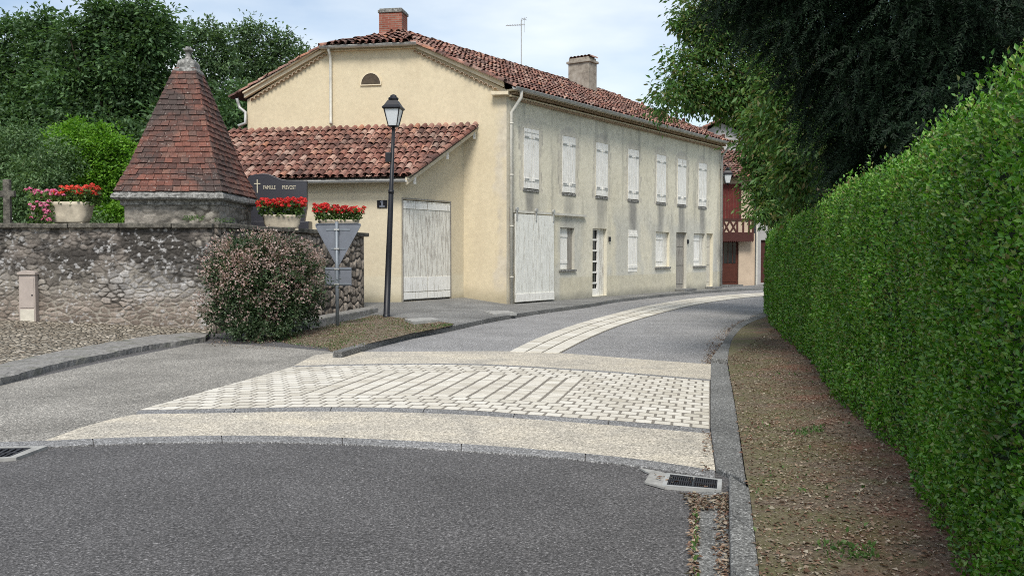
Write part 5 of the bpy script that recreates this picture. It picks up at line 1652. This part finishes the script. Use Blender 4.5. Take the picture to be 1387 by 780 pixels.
WT = 2.225
cA = Vector((D(84, 290, WY + .2).x, WY + .2, WT))
ax, ay = trough('large cream trough overflowing with pink and coral geraniums on the left wall', cA, 0, 1.22, .42, .42)
geranium('pink trailing geranium in the left part of the large trough', cA - Vector((.26, 0, -.38)), ax, ay, .66, .36, .28, 'pink_flower', 3, 52, .40)
geranium('coral red geranium in the right part of the large trough', cA + Vector((.36, 0, .38)), ax, ay, .66, .36, .34, 'coral_flower', 4, 70)
rdv = (RW1 - RW0).normalized(); rnn = Vector((-rdv.y, rdv.x, 0))
def onret(px):
    r = ray(px, 310); o = Vector((0, 0, HC)); p0 = RW0 + rnn * .18; nn = Vector((rdv.y, -rdv.x, 0))
    tt = (p0 - o).dot(nn) / r.dot(nn); p = o + r * tt; p.z = WT - .08 * ((p - RW0).length / 5.73); return p
for k, (px, lab, fl, sd_, Lg) in enumerate(((382, 'cream trough of red geraniums beside the tower, half hidden by the bush', 'bright red geranium in the trough next to the tower', 5, .85), (459, 'cream trough of red geraniums above the back of the triangular sign', 'bright red geranium above the triangular sign', 6, 1.0))):
    c = onret(px); ang = math.radians(18)
    ax, ay = trough(lab, c, ang, Lg, .30, .34)
    if ay.y > 0: pass
    geranium(fl, c + Vector((0, 0, .28)), ax, ay, Lg * 1.02, .36, .36, 'red_flower', sd_, 150)

# small things in the cemetery
def grave_cross():
    c = D(9, 303, 19.8); b = Vector((c.x, 19.8, 1.2))
    t = thing('grave_cross', 'dark iron grave cross behind the wall at the left edge', 'cross', b)
    mb = MB(); ztp = D(9, 243, 19.8).z
    zx = D(9, 263, 19.8).z
    w = .075
    mb.v = []
    poly = [(-w, b.z), (w, b.z), (w, zx - .06), (.17, zx - .06), (.17, zx + .07), (w, zx + .07), (w, ztp), (-w, ztp), (-w, zx + .07), (-.17, zx + .07), (-.17, zx - .06), (-w, zx - .06)]
    mb.prism([Vector((b.x + x, b.y, z)) for x, z in poly], (0, .09, 0)); mb.build('cross', M['coping'], t, bevel=.012)
    mb = MB(); mb.box((b.x, b.y + .05, b.z - .2), .6, .4, .45); mb.build('plinth', M['old_stone'], t, bevel=.02)
grave_cross()

def tombstone():
    Y = 22.6
    def q(px, py): return D(px, py, Y)
    prof = [(334, 300), (334, 243), (338, 238.5), (346, 236), (356, 235.2), (364, 236), (372, 239.5), (381, 243), (388, 244.3), (400, 244.6), (415.5, 244.8), (415, 282), (412, 300)]
    t = thing('tombstone', 'large dark granite tombstone with curved top and pale engraved lettering', 'tombstone', (q(375, 300).x, Y, 0))
    pts = smooth_line([q(*p) for p in prof], 3)
    pts = [q(*p) for p in prof]
    mb = MB(); mb.prism([Vector((p.x, Y, p.z)) for p in pts], (0, .16, 0)); st = mb.build('stele', M['granite'], t, bevel=.006)
    a, b = q(334, 300), q(414, 300)
    mb = MB(); mb.box(((a.x + b.x) / 2, Y + .08, a.z / 2), b.x - a.x + .2, .45, a.z); mb.build('plinth', M['granite'], t, bevel=.01)
    cr = MB(); c = q(348.5, 249); k = Y / F
    cr.box((c.x, Y - .004, c.z - 3.2 * k), .022, .008, 18 * k); cr.box((c.x, Y - .006, c.z), 8.5 * k, .006, .022); cr.build('cross_emblem', M['gilt'], t)
    for word, wx in (('FAMILLE', 356.5), ('PREVOST', 382.0)):
        cu = bpy.data.curves.new('lettering', 'FONT'); cu.body = word; cu.size = .135; cu.align_x = 'LEFT'; cu.extrude = .002
        tmp = bpy.data.objects.new('lettering_source', cu); COL.objects.link(tmp)
        dg = bpy.context.evaluated_depsgraph_get(); me = bpy.data.meshes.new_from_object(tmp.evaluated_get(dg)); me.name = 'lettering'
        bpy.data.objects.remove(tmp); bpy.data.curves.remove(cu)
        me.materials.clear(); me.materials.append(M['gilt'])
        o = bpy.data.objects.new('lettering', me); COL.objects.link(o); o.parent = t
        o.matrix_parent_inverse = Matrix.Translation(t.location).inverted()
        p = q(wx, 256.5); o.location = (p.x, Y - .004, p.z); o.rotation_euler = (math.pi / 2, 0, 0); o.scale = (.62, 1, 1)
tombstone()

def meter_box():
    a, b = D(30.5, 438, WY - .02), D(51.5, 372, WY - .02)
    t = thing('meter_box', 'narrow pale pinkish utility box set against the stone wall', 'utility box', ((a.x + b.x) / 2, WY, a.z))
    w = b.x - a.x; zb = a.z - .04; h = b.z - zb
    mb = MB(); mb.prism([Vector((a.x, WY - .14, zb)), Vector((b.x, WY - .14, zb)), Vector((b.x, WY - .14, zb + h)), Vector((a.x, WY - .14, zb + h))], (0, .2, 0)); mb.build('cabinet', M['box_beige'], t, bevel=.012)
    mb = MB(); mb.obox((a.x + .025, WY - .150, zb + .36), (w - .05, 0, 0), (0, .012, 0), (0, 0, h - .42)); d = mb.build('door', M['box_beige'], t, bevel=.004)
    mb = MB(); mb.obox((a.x + .025, WY - .150, zb + .04), (w - .05, 0, 0), (0, .012, 0), (0, 0, .29)); mb.build('lower_panel', M['trim'], t, bevel=.004)
    mb = MB(); mb.prism([Vector((a.x - .02, WY - .17, zb + h)), Vector((b.x + .02, WY - .17, zb + h)), Vector((b.x + .01, WY - .17, zb + h + .05)), Vector(((a.x + b.x) / 2, WY - .17, zb + h + .09)), Vector((a.x - .01, WY - .17, zb + h + .05))], (0, .22, 0)); mb.build('cap', M['box_beige'], t, bevel=.006)
    mb = MB(); mb.tube([(b.x - .06, WY - .152, zb + h * .6), (b.x - .06, WY - .146, zb + h * .6)], .018, 8); mb.build('lock', M['dark_metal'], d)
meter_box()

def road_sign():
    b = G(457, 443, .10); Y = b.y
    t = thing('road_sign', 'grey back of a triangular give way sign on a post before the bush', 'road sign', b)
    p = lambda px, py, dy=0: Vector((D(px, py, Y).x, Y + dy, D(px, py, Y).z))
    top = D(458, 300.5, Y).z
    mb = MB(); mb.tube([(b.x, Y, b.z - .3), (b.x, Y, top)], .036, 10); mb.build('post', M['sign_post'], t, True)
    # rounded triangle, its back towards us
    def tri(k, y):
        A_, B_, C_ = p(424.5, 302.5), p(490.5, 302), p(457, 363)
        ctr = (A_ + B_ + C_) / 3
        out = []
        for q, n1, n2 in ((A_, C_, B_), (B_, A_, C_), (C_, B_, A_)):
            i1 = q + (n1 - q).normalized() * .10; i2 = q + (n2 - q).normalized() * .10
            for s in range(7):
                f = s / 6; out.append(i1 * (1 - f) ** 2 + q * 2 * f * (1 - f) + i2 * f * f)
        return [Vector(((x.x - ctr.x) * k + ctr.x, y, (x.z - ctr.z) * k + ctr.z)) for x in out]
    o_ = tri(1, Y + .042); mb = MB(); mb.prism(o_, (0, .006, 0)); pl = mb.build('triangle_plate', M['sign_grey'], t)
    r = MB(); a1, a2 = tri(1, Y + .022), tri(.955, Y + .022); n = len(a1)
    for i in range(n):
        j = (i + 1) % n
        r.hexa([a1[i], a1[j], a2[j], a2[i]] + [v + Vector((0, .03, 0)) for v in (a1[i], a1[j], a2[j], a2[i])])
    r.build('folded_rim', M['sign_grey'], pl)
    for py, x0, x1 in ((311, 441, 474), (337, 448, 468)):
        m = MB(); a, c = p(x0, py), p(x1, py); m.obox((a.x, Y + .034, a.z - .018), (c.x - a.x, 0, 0), (0, .012, 0), (0, 0, .036)); m.build('stiffener', M['sign_post'], pl)
        m = MB(); m.box((b.x, Y, a.z), .10, .085, .032); m.build('clamp', M['zinc'], pl)
    a, c = p(439.5, 387), p(475.5, 362)
    m = MB(); m.obox((a.x, Y + .042, a.z), (c.x - a.x, 0, 0), (0, .006, 0), (0, 0, c.z - a.z)); lp = m.build('lower_plate', M['sign_grey'], t)
    for zz in (a.z + .035, c.z - .035):
        m = MB(); m.obox((a.x + .01, Y + .030, zz - .014), (c.x - a.x - .02, 0, 0), (0, .012, 0), (0, 0, .028)); m.build('stiffener', M['sign_post'], lp)
        m = MB(); m.box((b.x, Y, zz), .10, .085, .03); m.build('clamp', M['zinc'], lp)
road_sign()

# ----------------------------------------------------------------- lamps
def lantern(t, c, s, up=Z, lean=Vector((0, 0, 0)), name_prefix=''):
    """four-sided tapering street lantern, c = bottom centre, s = overall height"""
    c = Vector(c)
    hw0, hw1, hg = .145 * s, .265 * s, .52 * s
    rot = math.radians(38)
    def ring(h, z): return [c + Vector((math.cos(rot + k * math.pi / 2) * h * 1.32, math.sin(rot + k * math.pi / 2) * h * 1.32, z)) for k in range(4)]
    mb = MB(); mb.rings(c, [(.05 * s, -.14 * s), (.07 * s, -.10 * s), (.05 * s, -.06 * s), (hw0 * 1.36, -.03 * s), (hw0 * 1.42, .0)], 4, rot); mb.build('lantern_base', M['dark_metal'], t)
    a, b = ring(hw0, .003 * s), ring(hw1, hg)
    body = None
    for k in range(4):
        k2 = (k + 1) % 4
        g = MB(); q = [a[k].lerp(a[k2], .06), a[k].lerp(a[k2], .94), b[k].lerp(b[k2], .94), b[k].lerp(b[k2], .06)]
        inn = (c - (a[k] + a[k2]) / 2); inn.z = 0; inn = inn.normalized() * .006
        g.prism([v + inn for v in q], inn); g.build('pane', M['lamp_glass'], t)
        f = MB(); f.tube([a[k], b[k]], .013 * s / .8, 5); f.build('glazing_bar', M['dark_metal'], t)
    r = MB()
    r.rings(c, [(hw1 * 1.40, hg - .03 * s), (hw1 * 1.55, hg), (hw1 * 1.55, hg + .03 * s), (hw1 * 1.25, hg + .09 * s), (hw1 * .78, hg + .24 * s), (hw1 * .60, hg + .25 * s)], 4, rot)
    r.rings(c, [(hw1 * .55, hg + .25 * s), (hw1 * .62, hg + .29 * s), (hw1 * .60, hg + .33 * s), (hw1 * .42, hg + .345 * s), (hw1 * .36, hg + .40 * s), (hw1 * .16, hg + .43 * s)], 8, rot)
    r.build('lantern_roof', M['dark_metal'], t)

def street_lamp():
    b = G(523.5, 431, .13); Y = b.y
    t = thing('street_lamp', 'tall black lamp post with a four sided lantern before the garage', 'street lamp', b)
    tip = D(533, 173, Y)
    at = lambda f: b.lerp(tip, f)
    mb = MB(); mb.tube([at(-.02), at(.02), at(.021), at(.35), at(.66), at(.665), at(1)], [.085, .085, .075, .068, .058, .05, .036], 12); mb.build('post', M['dark_metal'], t, True)
    mb = MB(); q = at(.845); mb.box((q.x - .09, q.y - .02, q.z), .13, .10, .22); mb.build('junction_box', M['dark_metal'], t, bevel=.012)
    mb = MB(); mb.tube([at(.655), at(.675)], .066, 12); mb.build('collar', M['dark_metal'], t, True)
    lantern(t, tip + Z * .04, .74)
street_lamp()

def wall_lantern():
    p = D(985.5, 248, 40.6)
    t = thing('wall_lantern', 'black wall lantern on a bracket at the far corner of the house', 'wall lamp', p)
    lantern(t, p, .72)
    anchor = hp(0, FL, 0); m = MB()
    w = Vector((anchor.x, anchor.y, p.z + .55))
    m.tube([w - d1 * .1 , w + (Vector((p.x, p.y, 0)) - Vector((w.x, w.y, 0))) * .5 + Z * .25, Vector((p.x, p.y, p.z + .72))], .022, 6); m.build('bracket', M['dark_metal'], t)
wall_lantern()

# ----------------------------------------------------------------- houses beyond the bend
def half_timbered():
    Y = 44.8
    t = thing('timbered_house', 'half timbered house with oxblood boards and brown door past the long house', 'house', (D(995, 385, Y).x, Y, 0))
    def X(px): return D(px, 300, Y).x
    def H(py): return D(990, py, Y).z
    x0, x1 = X(950), X(1023)
    zt = H(240)
    mb = MB()
    dl, dr, dt = X(972.5), X(1001), H(325)
    jut = .5
    # ground floor wall with door opening
    for a, b, c, d in ((x0, dl, -.1, H(316)), (dr, x1, -.1, H(316)), (dl, dr, dt, H(316))):
        mb.obox((a, Y + .02, c), (b - a, 0, 0), (0, .25, 0), (0, 0, d - c))
    wl = mb.build('wall', M['peach_wall'], t)
    mb = MB(); mb.obox((x0, Y - jut + .12, H(317)), (X(1018) - x0, 0, 0), (0, .25, 0), (0, 0, H(240) - H(317))); mb.build('upper_wall', M['peach_wall'], t)
    mb = MB(); mb.obox((x0, Y + .3, 0), (x1 - x0, 0, 0), (0, 7, 0), (0, 0, zt)); mb.build('house_body', M['far_stucco'], t)
    # oxblood boarded panel
    mb = MB(); yy = Y - jut + .085
    n = 6; a, b = X(955), X(998)
    for i in range(12):
        u0 = a + (b - a) * i / 12; mb.obox((u0 + .006, yy, H(297)), ((b - a) / 12 - .012, 0, 0), (0, .03, 0), (0, 0, H(250) - H(297)))
    mb.build('boarding', M['red_paint'], t)
    # timbers, each a stick of its own
    def stick(p, q, w=.11, dep=.04):
        p = Vector(p); q = Vector(q); d = (q - p); nn = d.cross(Vector((0, 1, 0))).normalized() * w
        m = MB(); m.obox(p - nn / 2, d, Vector((0, dep, 0)), nn); m.build('timber', M['timber'], t)
    yt = Y - jut + .075
    stick((X(955), yt, H(298)), (X(1018), yt, H(298)), .10); stick((X(955), yt - .004, H(317)), (X(1018), yt - .004, H(317)), .14)
    for px in (976.5, 996, 1004, 1012, 1017): stick((X(px), yt + .003, H(298.5)), (X(px), yt + .003, H(316)), .09)
    for a, b in ((977, 986), (986, 995.5)):
        stick((X(a), yt + .006, H(316)), (X(b), yt + .006, H(299)), .07, .03); stick((X(a), yt + .009, H(299)), (X(b), yt + .009, H(316)), .07, .03)
    stick((X(999.5), yt + .003, H(250)), (X(999.5), yt + .003, H(298)), .10)
    # scalloped valance under the jetty
    v = MB(); a, b = X(955), X(1018); n = 22; pts = []
    for i in range(n):
        u = a + (b - a) * i / n; w = (b - a) / n
        pts += [(u, H(326)), (u + w * .25, H(327.6)), (u + w * .5, H(328)), (u + w * .75, H(327.6))]
    poly = [Vector((x, Y - jut + .06, z)) for x, z in pts] + [Vector((b, Y - jut + .06, H(326))), Vector((b, Y - jut + .06, H(319))), Vector((a, Y - jut + .06, H(319)))]
    v.prism(poly, (0, .04, 0)); v.build('valance', M['timber'], t)
    # door
    m = MB(); m.obox((dl + .01, Y + .14, .08), (dr - dl - .02, 0, 0), (0, .06, 0), (0, 0, dt - .10)); dd = m.build('door', M['brown_door'], t)
    m = MB(); m.obox((dl + .12, Y + .125, 1.15), (dr - dl - .24, 0, 0), (0, .012, 0), (0, 0, 1.0)); m.build('door_glass', M['glass'], dd)
    for i in range(3):
        m = MB(); m.obox((dl + .12 + (dr - dl - .24) * (i + .7) / 3.4, Y + .110, 1.15), (.03, 0, 0), (0, .013, 0), (0, 0, 1.0)); m.build('glazing_bar', M['brown_door'], dd)
    m = MB(); m.obox((dl + .10, Y + .125, .25), (dr - dl - .2, 0, 0), (0, .012, 0), (0, 0, .65)); m.build('panel', M['brown_door'], dd)
    m = MB(); m.obox((dl - .15, Y - .35, -.02), (dr - dl + .3, 0, 0), (0, .5, 0), (0, 0, .14)); m.build('doorstep', M['kerb'], t)
    m = MB(); m.tube([(X(1025), Y - .06, 0), (X(1025), Y - .06, zt)], .05, 8); m.build('downpipe', M['white_pipe'], t)
    # roof
    mb = MB(); bed = MB(); E0 = Vector((X(940), Y - .85, H(243))); E1 = Vector((X(1030), Y - .85, H(243))); T0 = Vector((X(940), Y + 3.6, H(243) + 1.75)); T1 = Vector((X(1030), Y + 3.6, H(243) + 1.75))
    canal_roof(mb, bed, [E0, E1, T1, T0], (1, 0, 0), 31); rf = mb.build('roof', M['canal_tile'], t); bed.build('roof_bed', M['tile_bed'], rf)
half_timbered()

def gable_house():
    Y = 52
    def X(px): return D(px, 300, Y).x
    def H(py): return D(990, py, Y).z
    t = thing('white_house', 'pale gabled house with red tile roof rising behind the half timbered house', 'house', (X(985), Y, 0))
    m = MB(); xl, xr, xm = X(925), X(1032), X(976)
    m.prism([Vector((xl, Y, 0)), Vector((xr, Y, 0)), Vector((xr, Y, H(192))), Vector((xm, Y, H(167))), Vector((xl, Y, H(192)))], (0, 9, 0)); m.build('wall', M['far_stucco'], t)
    mb = MB(); bed = MB()
    for s, xe in ((1, X(1040)), (-1, X(915))):
        ze_ = H(167) + .12 - abs(xe - xm) * (H(167) - H(192)) / abs(xr - xm)
        a, b = Vector((xe, Y - .4, ze_)), Vector((xe, Y + 9, ze_)); c, d = Vector((xm, Y + 9, H(167) + .12)), Vector((xm, Y - .4, H(167) + .12))
        canal_roof(mb, bed, [a, b, c, d], (0, 1, 0), 40 + s); ridge_tiles(mb, a + Vector((0, -.02, .04)), d + Vector((0, -.02, .04)), 50 + s)
    rf = mb.build('roof', M['canal_tile'], t); bed.build('roof_bed', M['tile_bed'], rf)
gable_house()

def far_house():
    Y = 47
    def X(px): return D(px, 300, Y).x
    def H(py): return D(1035, py, Y).z
    t = thing('rendered_house', 'white rendered house with a brown shuttered window behind the hedge end', 'house', (X(1045), Y, 0))
    x0, x1 = X(1026.5), X(1150); a, b, c, d = X(1031), X(1039.5), H(383), H(325)
    m = MB()
    for u0, u1, v0, v1 in ((x0, a, -.1, 5.6), (b, x1, -.1, 5.6), (a, b, d, 5.6), (a, b, -.1, c)): m.obox((u0, Y, v0), (u1 - u0, 0, 0), (0, .3, 0), (0, 0, v1 - v0))
    m.build('wall', M['far_stucco'], t)
    m = MB(); m.obox((a, Y + .12, c), (b - a, 0, 0), (0, .05, 0), (0, 0, d - c)); m.build('shutter', M['timber'], t)
    mb = MB(); bed = MB(); canal_roof(mb, bed, [Vector((X(1022), Y - .5, 5.6)), Vector((x1, Y - .5, 5.6)), Vector((x1, Y + 4, 7.4)), Vector((X(1022), Y + 4, 7.4))], (1, 0, 0), 61)
    rf = mb.build('roof', M['canal_tile'], t); bed.build('roof_bed', M['tile_bed'], rf)
far_house()

# ----------------------------------------------------------------- drains
def drain(label, P00, P10, P11, P01, frame_w=.07, bars=13, parts=2, patch=None):
    """quad of the grate on the ground: near-left, near-right, far-right, far-left"""
    c = (P00 + P10 + P11 + P01) / 4
    t = thing('drain_grate', label, 'drain', c)
    at = lambda u, v, z: Vector((*(P00.lerp(P10, u)).lerp(P01.lerp(P11, u), v).xy, z))
    m = MB(); m.add([at(0, 0, .010), at(1, 0, .010), at(1, 1, .010), at(0, 1, .010)], [(0, 1, 2, 3)]); m.build('pit', M['plaque'], t)
    L = (P10 - P00).length; W = (P01 - P00).length
    fu, fv = frame_w / L, frame_w / W
    m = MB()
    outer = [at(-fu, -fv, 0), at(1 + fu, -fv, 0), at(1 + fu, 1 + fv, 0), at(-fu, 1 + fv, 0)]; inner = [at(0, 0, 0), at(1, 0, 0), at(1, 1, 0), at(0, 1, 0)]
    for i in range(4):
        j = (i + 1) % 4; q = [outer[i], outer[j], inner[j], inner[i]]; m.hexa([v + Z * -.02 for v in q] + [v + Z * .026 for v in q])
    m.build('frame', M['zinc'] if parts == 2 else M['concrete'], t)
    for p in range(parts):
        u0, u1 = p / parts + (.02 if p else 0), (p + 1) / parts - (.02 if p < parts - 1 else 0)
        m = MB()
        for i in range(bars):
            a = u0 + (u1 - u0) * (i + .25) / bars; b = u0 + (u1 - u0) * (i + .72) / bars
            q = [at(a, .04, 0), at(b + .012, .04, 0), at(b + .03, .96, 0), at(a + .018, .96, 0)]
            q = [at(a, .05, 0), at(b, .05, 0), at(b, .95, 0), at(a, .95, 0)]
            m.hexa([v + Z * .012 for v in q] + [v + Z * .023 for v in q])
        for v0 in (.0, .47, .94):
            q = [at(u0, v0, 0), at(u1, v0, 0), at(u1, v0 + .06, 0), at(u0, v0 + .06, 0)]; m.hexa([v + Z * .011 for v in q] + [v + Z * .0245 for v in q])
        m.build('grille', M['iron_grille'], t)
    return t
t = drain('iron drain grate in pale concrete beside the right kerb', G(903, 661), G(971, 666.5), G(972, 654), G(908, 646.5), .03, 11, 2)
m = MB(); q = [G(873, 656), G(900, 663.5), G(905, 645), G(892, 641), G(866, 636.5), G(880, 644)]
m.prism([Vector((p.x, p.y, .006)) for p in q], (0, 0, .013)); m.build('cement_patch', M['concrete'], t)
drain('dark drain cover with a whitish concrete rim at the left edge of the road', G(-60, 627), G(14, 622.5), G(44, 610), G(-40, 611.5), .07, 9, 1)

def slab_cover(label, quad):
    q = P2(quad); q = [Vector((p.x, p.y, 0)) for p in q]
    zs = [p[2] for p in quad]; c = sum(q, Vector()) / 4
    t = thing('inspection_cover', label, 'cover', Vector((c.x, c.y, sum(zs) / 4)))
    qq = [Vector((p.x, p.y, z)) for p, z in zip(q, zs)]
    m = MB(); m.hexa([v - Z * .05 for v in qq] + [v + Z * .012 for v in qq]); m.build('frame', M['zinc'], t)
    inn = [v.lerp(sum(qq, Vector()) / 4, .12) for v in qq]
    m = MB(); m.hexa([v + Z * .004 for v in inn] + [v + Z * .020 for v in inn]); m.build('lid', M['concrete'], t)
slab_cover('pale concrete inspection cover in the pavement right of the lamp post foot', [(560, 436.5, .19), (597, 433.5, .19), (585, 430.5, .20), (548, 432.5, .20)])
slab_cover('pale concrete inspection cover in the pavement before the sliding barn door', [(668, 426, .135), (700, 424.5, .13), (688, 421.3, .15), (655, 422, .16)])

# ----------------------------------------------------------------- fallen leaves, weeds
from mathutils.bvhtree import BVHTree
def bvh_of(name):
    me = bpy.data.objects[name].data
    return BVHTree.FromPolygons([v.co.copy() for v in me.vertices], [tuple(q.vertices) for q in me.polygons])
GROUND_BVH = [bvh_of('grass_verge'), bvh_of('verge')]
def scatter(name, regions, mat, seed, lmin, lmax, zoff=.006, tuft=False):
    rng = np.random.default_rng(seed); Ps = []
    for a, b, n, amp, bias in regions:
        on_wall = Vector(a[0]).z > 1.0
        a = resample(a, 60); b = resample(b, 60)
        a = np.array([tuple(p) for p in a]); b = np.array([tuple(p) for p in b])
        i = rng.random(n) * 59.999; k = i.astype(int); f = (i - k)[:, None]; v = (rng.random(n) ** bias)[:, None]
        p = (a[k] * (1 - f) + a[k + 1] * f) * (1 - v) + (b[k] * (1 - f) + b[k + 1] * f) * v
        for q in range(0 if on_wall else n):
            for bv in GROUND_BVH:
                h = bv.ray_cast(Vector((p[q, 0], p[q, 1], 2.0)), Vector((0, 0, -1)))
                if h[0] is not None: p[q, 2] = max(h[0].z, 0.0); break
        keep = fbm(p[:, 0] * 1.6, p[:, 1] * 1.6, seed) + rng.normal(size=n) * .09 > amp
        p = p[keep]; p[:, 2] += zoff; Ps.append(p)
    P = np.concatenate(Ps); n = len(P)
    if tuft:
        A = rng.normal(size=(n, 3)) * .6 + np.array([0, 0, .6]); Nn = rng.normal(size=(n, 3)) + np.array([0, 0, .6])
    else:
        A = rng.normal(size=(n, 3)); A[:, 2] *= .18; Nn = rng.normal(size=(n, 3)) * .3 + np.array([0, 0, 1.])
    L = rng.uniform(lmin, lmax, n)
    o = link_mesh(name, leaves_mesh(name, P, A, Nn, L, L * rng.uniform(.4, .75, n), .2), M[mat]); o['kind'] = 'stuff'
    return o
vmid = [a.lerp(b, .75) for a, b in zip(resample(vo, 60), resample(vi, 60))]
hb_out = [Vector((p.x + .1, p.y, .10)) for p in HB]
vo_near = [Vector((p.x, p.y, .09)) for p in out] + [Vector((p.x, p.y, .06)) for p in tout]
HBn = [Vector((p.x + .15, p.y, .11)) for p in resample(HB, 60)]
def gutter_strip(pxa, pxb): return [G(pxa, 800, .014), G(pxa, 700, .014), G(pxa, 668, .016)], [G(pxb, 800, .014), G(pxb, 700, .014), G(pxb, 668, .016)]
ga_, gb_ = gutter_strip(936, 944); gc_, gd_ = gutter_strip(968, 988)
regs = [(vo_near[1:] + [KRo[3] + Z * .085], HBn[8:46], 5500, .40, 1.15), (vo_near[1:] + [KRo[3] + Z * .085], HBn[8:46], 2600, .36, .5),
        ([KRo[3] + Z * .08, KRo[-1] + Z * .08], [HBn[46], HBn[-1]], 2500, .35, 1.), (ga_, gb_, 420, .2, 1.), (gc_, gd_, 520, .25, .7),
        (P2([(925, 668, .02), (990, 672, .02)]), P2([(935, 690, .02), (990, 690, .02)]), 420, .25, 1.2), (P2([(950, 640, .02), (978, 642, .02)]), P2([(955, 585, .02), (964, 585, .02)]), 130, .42, 1.),
        (dirtL, [p.copy() for p in KR_in_far[:-6]], 3600, .28, .5), (gvA, gvB, 9000, .33, .9), (P2([(280, 468, .01), (385, 476, .01)]), P2([(290, 462, .01), (370, 460, .06)]), 260, .3, 1.),
        (P2([(880, 640, .02), (975, 655, .02)]), P2([(890, 650, .02), (978, 668, .02)]), 60, .3, 1.)]
scatter('leaf_litter', regs, 'litter', 33, .014, .042)
scatter('leaf_crumbs', [(vo_near[1:] + [KRo[3] + Z * .085], HBn[8:46], 19000, .28, .8), (gvA, gvB, 4000, .3, 1.)], 'litter', 36, .009, .024)
def moss_patch(px, py, Y, n):
    c = D(px, py, Y); return ([c + Vector((-.22, -.05, 0)), c + Vector((.22, -.05, 0))], [c + Vector((-.2, .1, .10)), c + Vector((.2, .1, .1))], n, 0, 1.)
wd = [moss_patch(262, 300, 18.7, 240), moss_patch(303, 303, 18.55, 160), moss_patch(140, 301, 18.6, 90), (P2([(1065, 580, .11), (1085, 590, .11)]), P2([(1115, 575, .11), (1118, 585, .11)]), 130, 0, 1.), (P2([(1100, 735, .11), (1120, 760, .11)]), P2([(1185, 735, .11), (1190, 755, .11)]), 220, 0.3, 1.), (vo_near[1:], HBn[8:40], 700, .60, 1.),
      (gvA, gvB, 3000, .50, 1.), ([G(940, 790, .012), G(941, 690, .012)], [G(945, 790, .012), G(945, 690, .012)], 40, .4, 1.)]
scatter('weeds', wd, 'weed', 34, .015, .038, .012, True)
# ----------------------------------------------------------------- camera, sky, sun
cam = bpy.data.cameras.new('camera'); co = bpy.data.objects.new('camera', cam); COL.objects.link(co)
co.location = (0, 0, HC); co.rotation_euler = (math.pi / 2 - PITCH, 0, 0)
cam.sensor_width = 36; cam.lens = 36 * F / 1387; cam.clip_end = 4000
scene.camera = co

EL, AZ = math.radians(52), math.radians(183)      # azimuth clockwise from +Y
sd = Vector((math.sin(AZ) * math.cos(EL), math.cos(AZ) * math.cos(EL), math.sin(EL)))
sun = bpy.data.lights.new('sun', 'SUN'); so = bpy.data.objects.new('sun', sun); COL.objects.link(so)
sun.energy = 2.1; sun.angle = math.radians(18); sun.color = (1, .95, .87)
so.rotation_euler = sd.to_track_quat('Z', 'Y').to_euler()
w = bpy.data.worlds.new('World'); scene.world = w; w.use_nodes = True
nt = w.node_tree; nt.nodes.clear()
o_ = nt.nodes.new('ShaderNodeOutputWorld'); bg = nt.nodes.new('ShaderNodeBackground'); nt.links.new(bg.outputs[0], o_.inputs[0])
sky = nt.nodes.new('ShaderNodeTexSky'); sky.sky_type = 'NISHITA'; sky.sun_disc = False
sky.sun_elevation = EL; sky.sun_rotation = AZ
bg.inputs['Strength'].default_value = .1
tc = nt.nodes.new('ShaderNodeTexCoord'); mp = nt.nodes.new('ShaderNodeMapping'); mp.inputs['Scale'].default_value = (1.3, 1.3, 4.2)
mp.inputs['Location'].default_value = (.3, .1, .15)
nz = nt.nodes.new('ShaderNodeTexNoise'); nz.inputs['Scale'].default_value = 1.5; nz.inputs['Detail'].default_value = 6; nz.inputs['Roughness'].default_value = .5
nt.links.new(tc.outputs['Generated'], mp.inputs[0]); nt.links.new(mp.outputs[0], nz.inputs['Vector'])
rp = nt.nodes.new('ShaderNodeValToRGB'); rp.color_ramp.elements[0].position = .42; rp.color_ramp.elements[0].color = (.12, .12, .12, 1)
rp.color_ramp.elements[1].position = .68; rp.color_ramp.elements[1].color = (1, 1, 1, 1)
nt.links.new(nz.outputs['Fac'], rp.inputs[0])
mx = nt.nodes.new('ShaderNodeMix'); mx.data_type = 'RGBA'
nt.links.new(rp.outputs[0], mx.inputs['Factor']); nt.links.new(sky.outputs[0], mx.inputs[6]); mx.inputs[7].default_value = (6.7, 7.1, 7.25, 1)
nt.links.new(mx.outputs[2], bg.inputs[0])
vs_ = scene.view_settings; vs_.view_transform = 'Standard'; vs_.look = 'None'; vs_.exposure = 0.66; vs_.gamma = 1; vs_.use_curve_mapping = False
scene.cycles.pixel_filter_type = 'BLACKMAN_HARRIS'; scene.cycles.filter_width = 1.0
scene.cycles.max_bounces = 6; scene.cycles.transparent_max_bounces = 8
scene.cycles.use_denoising = False
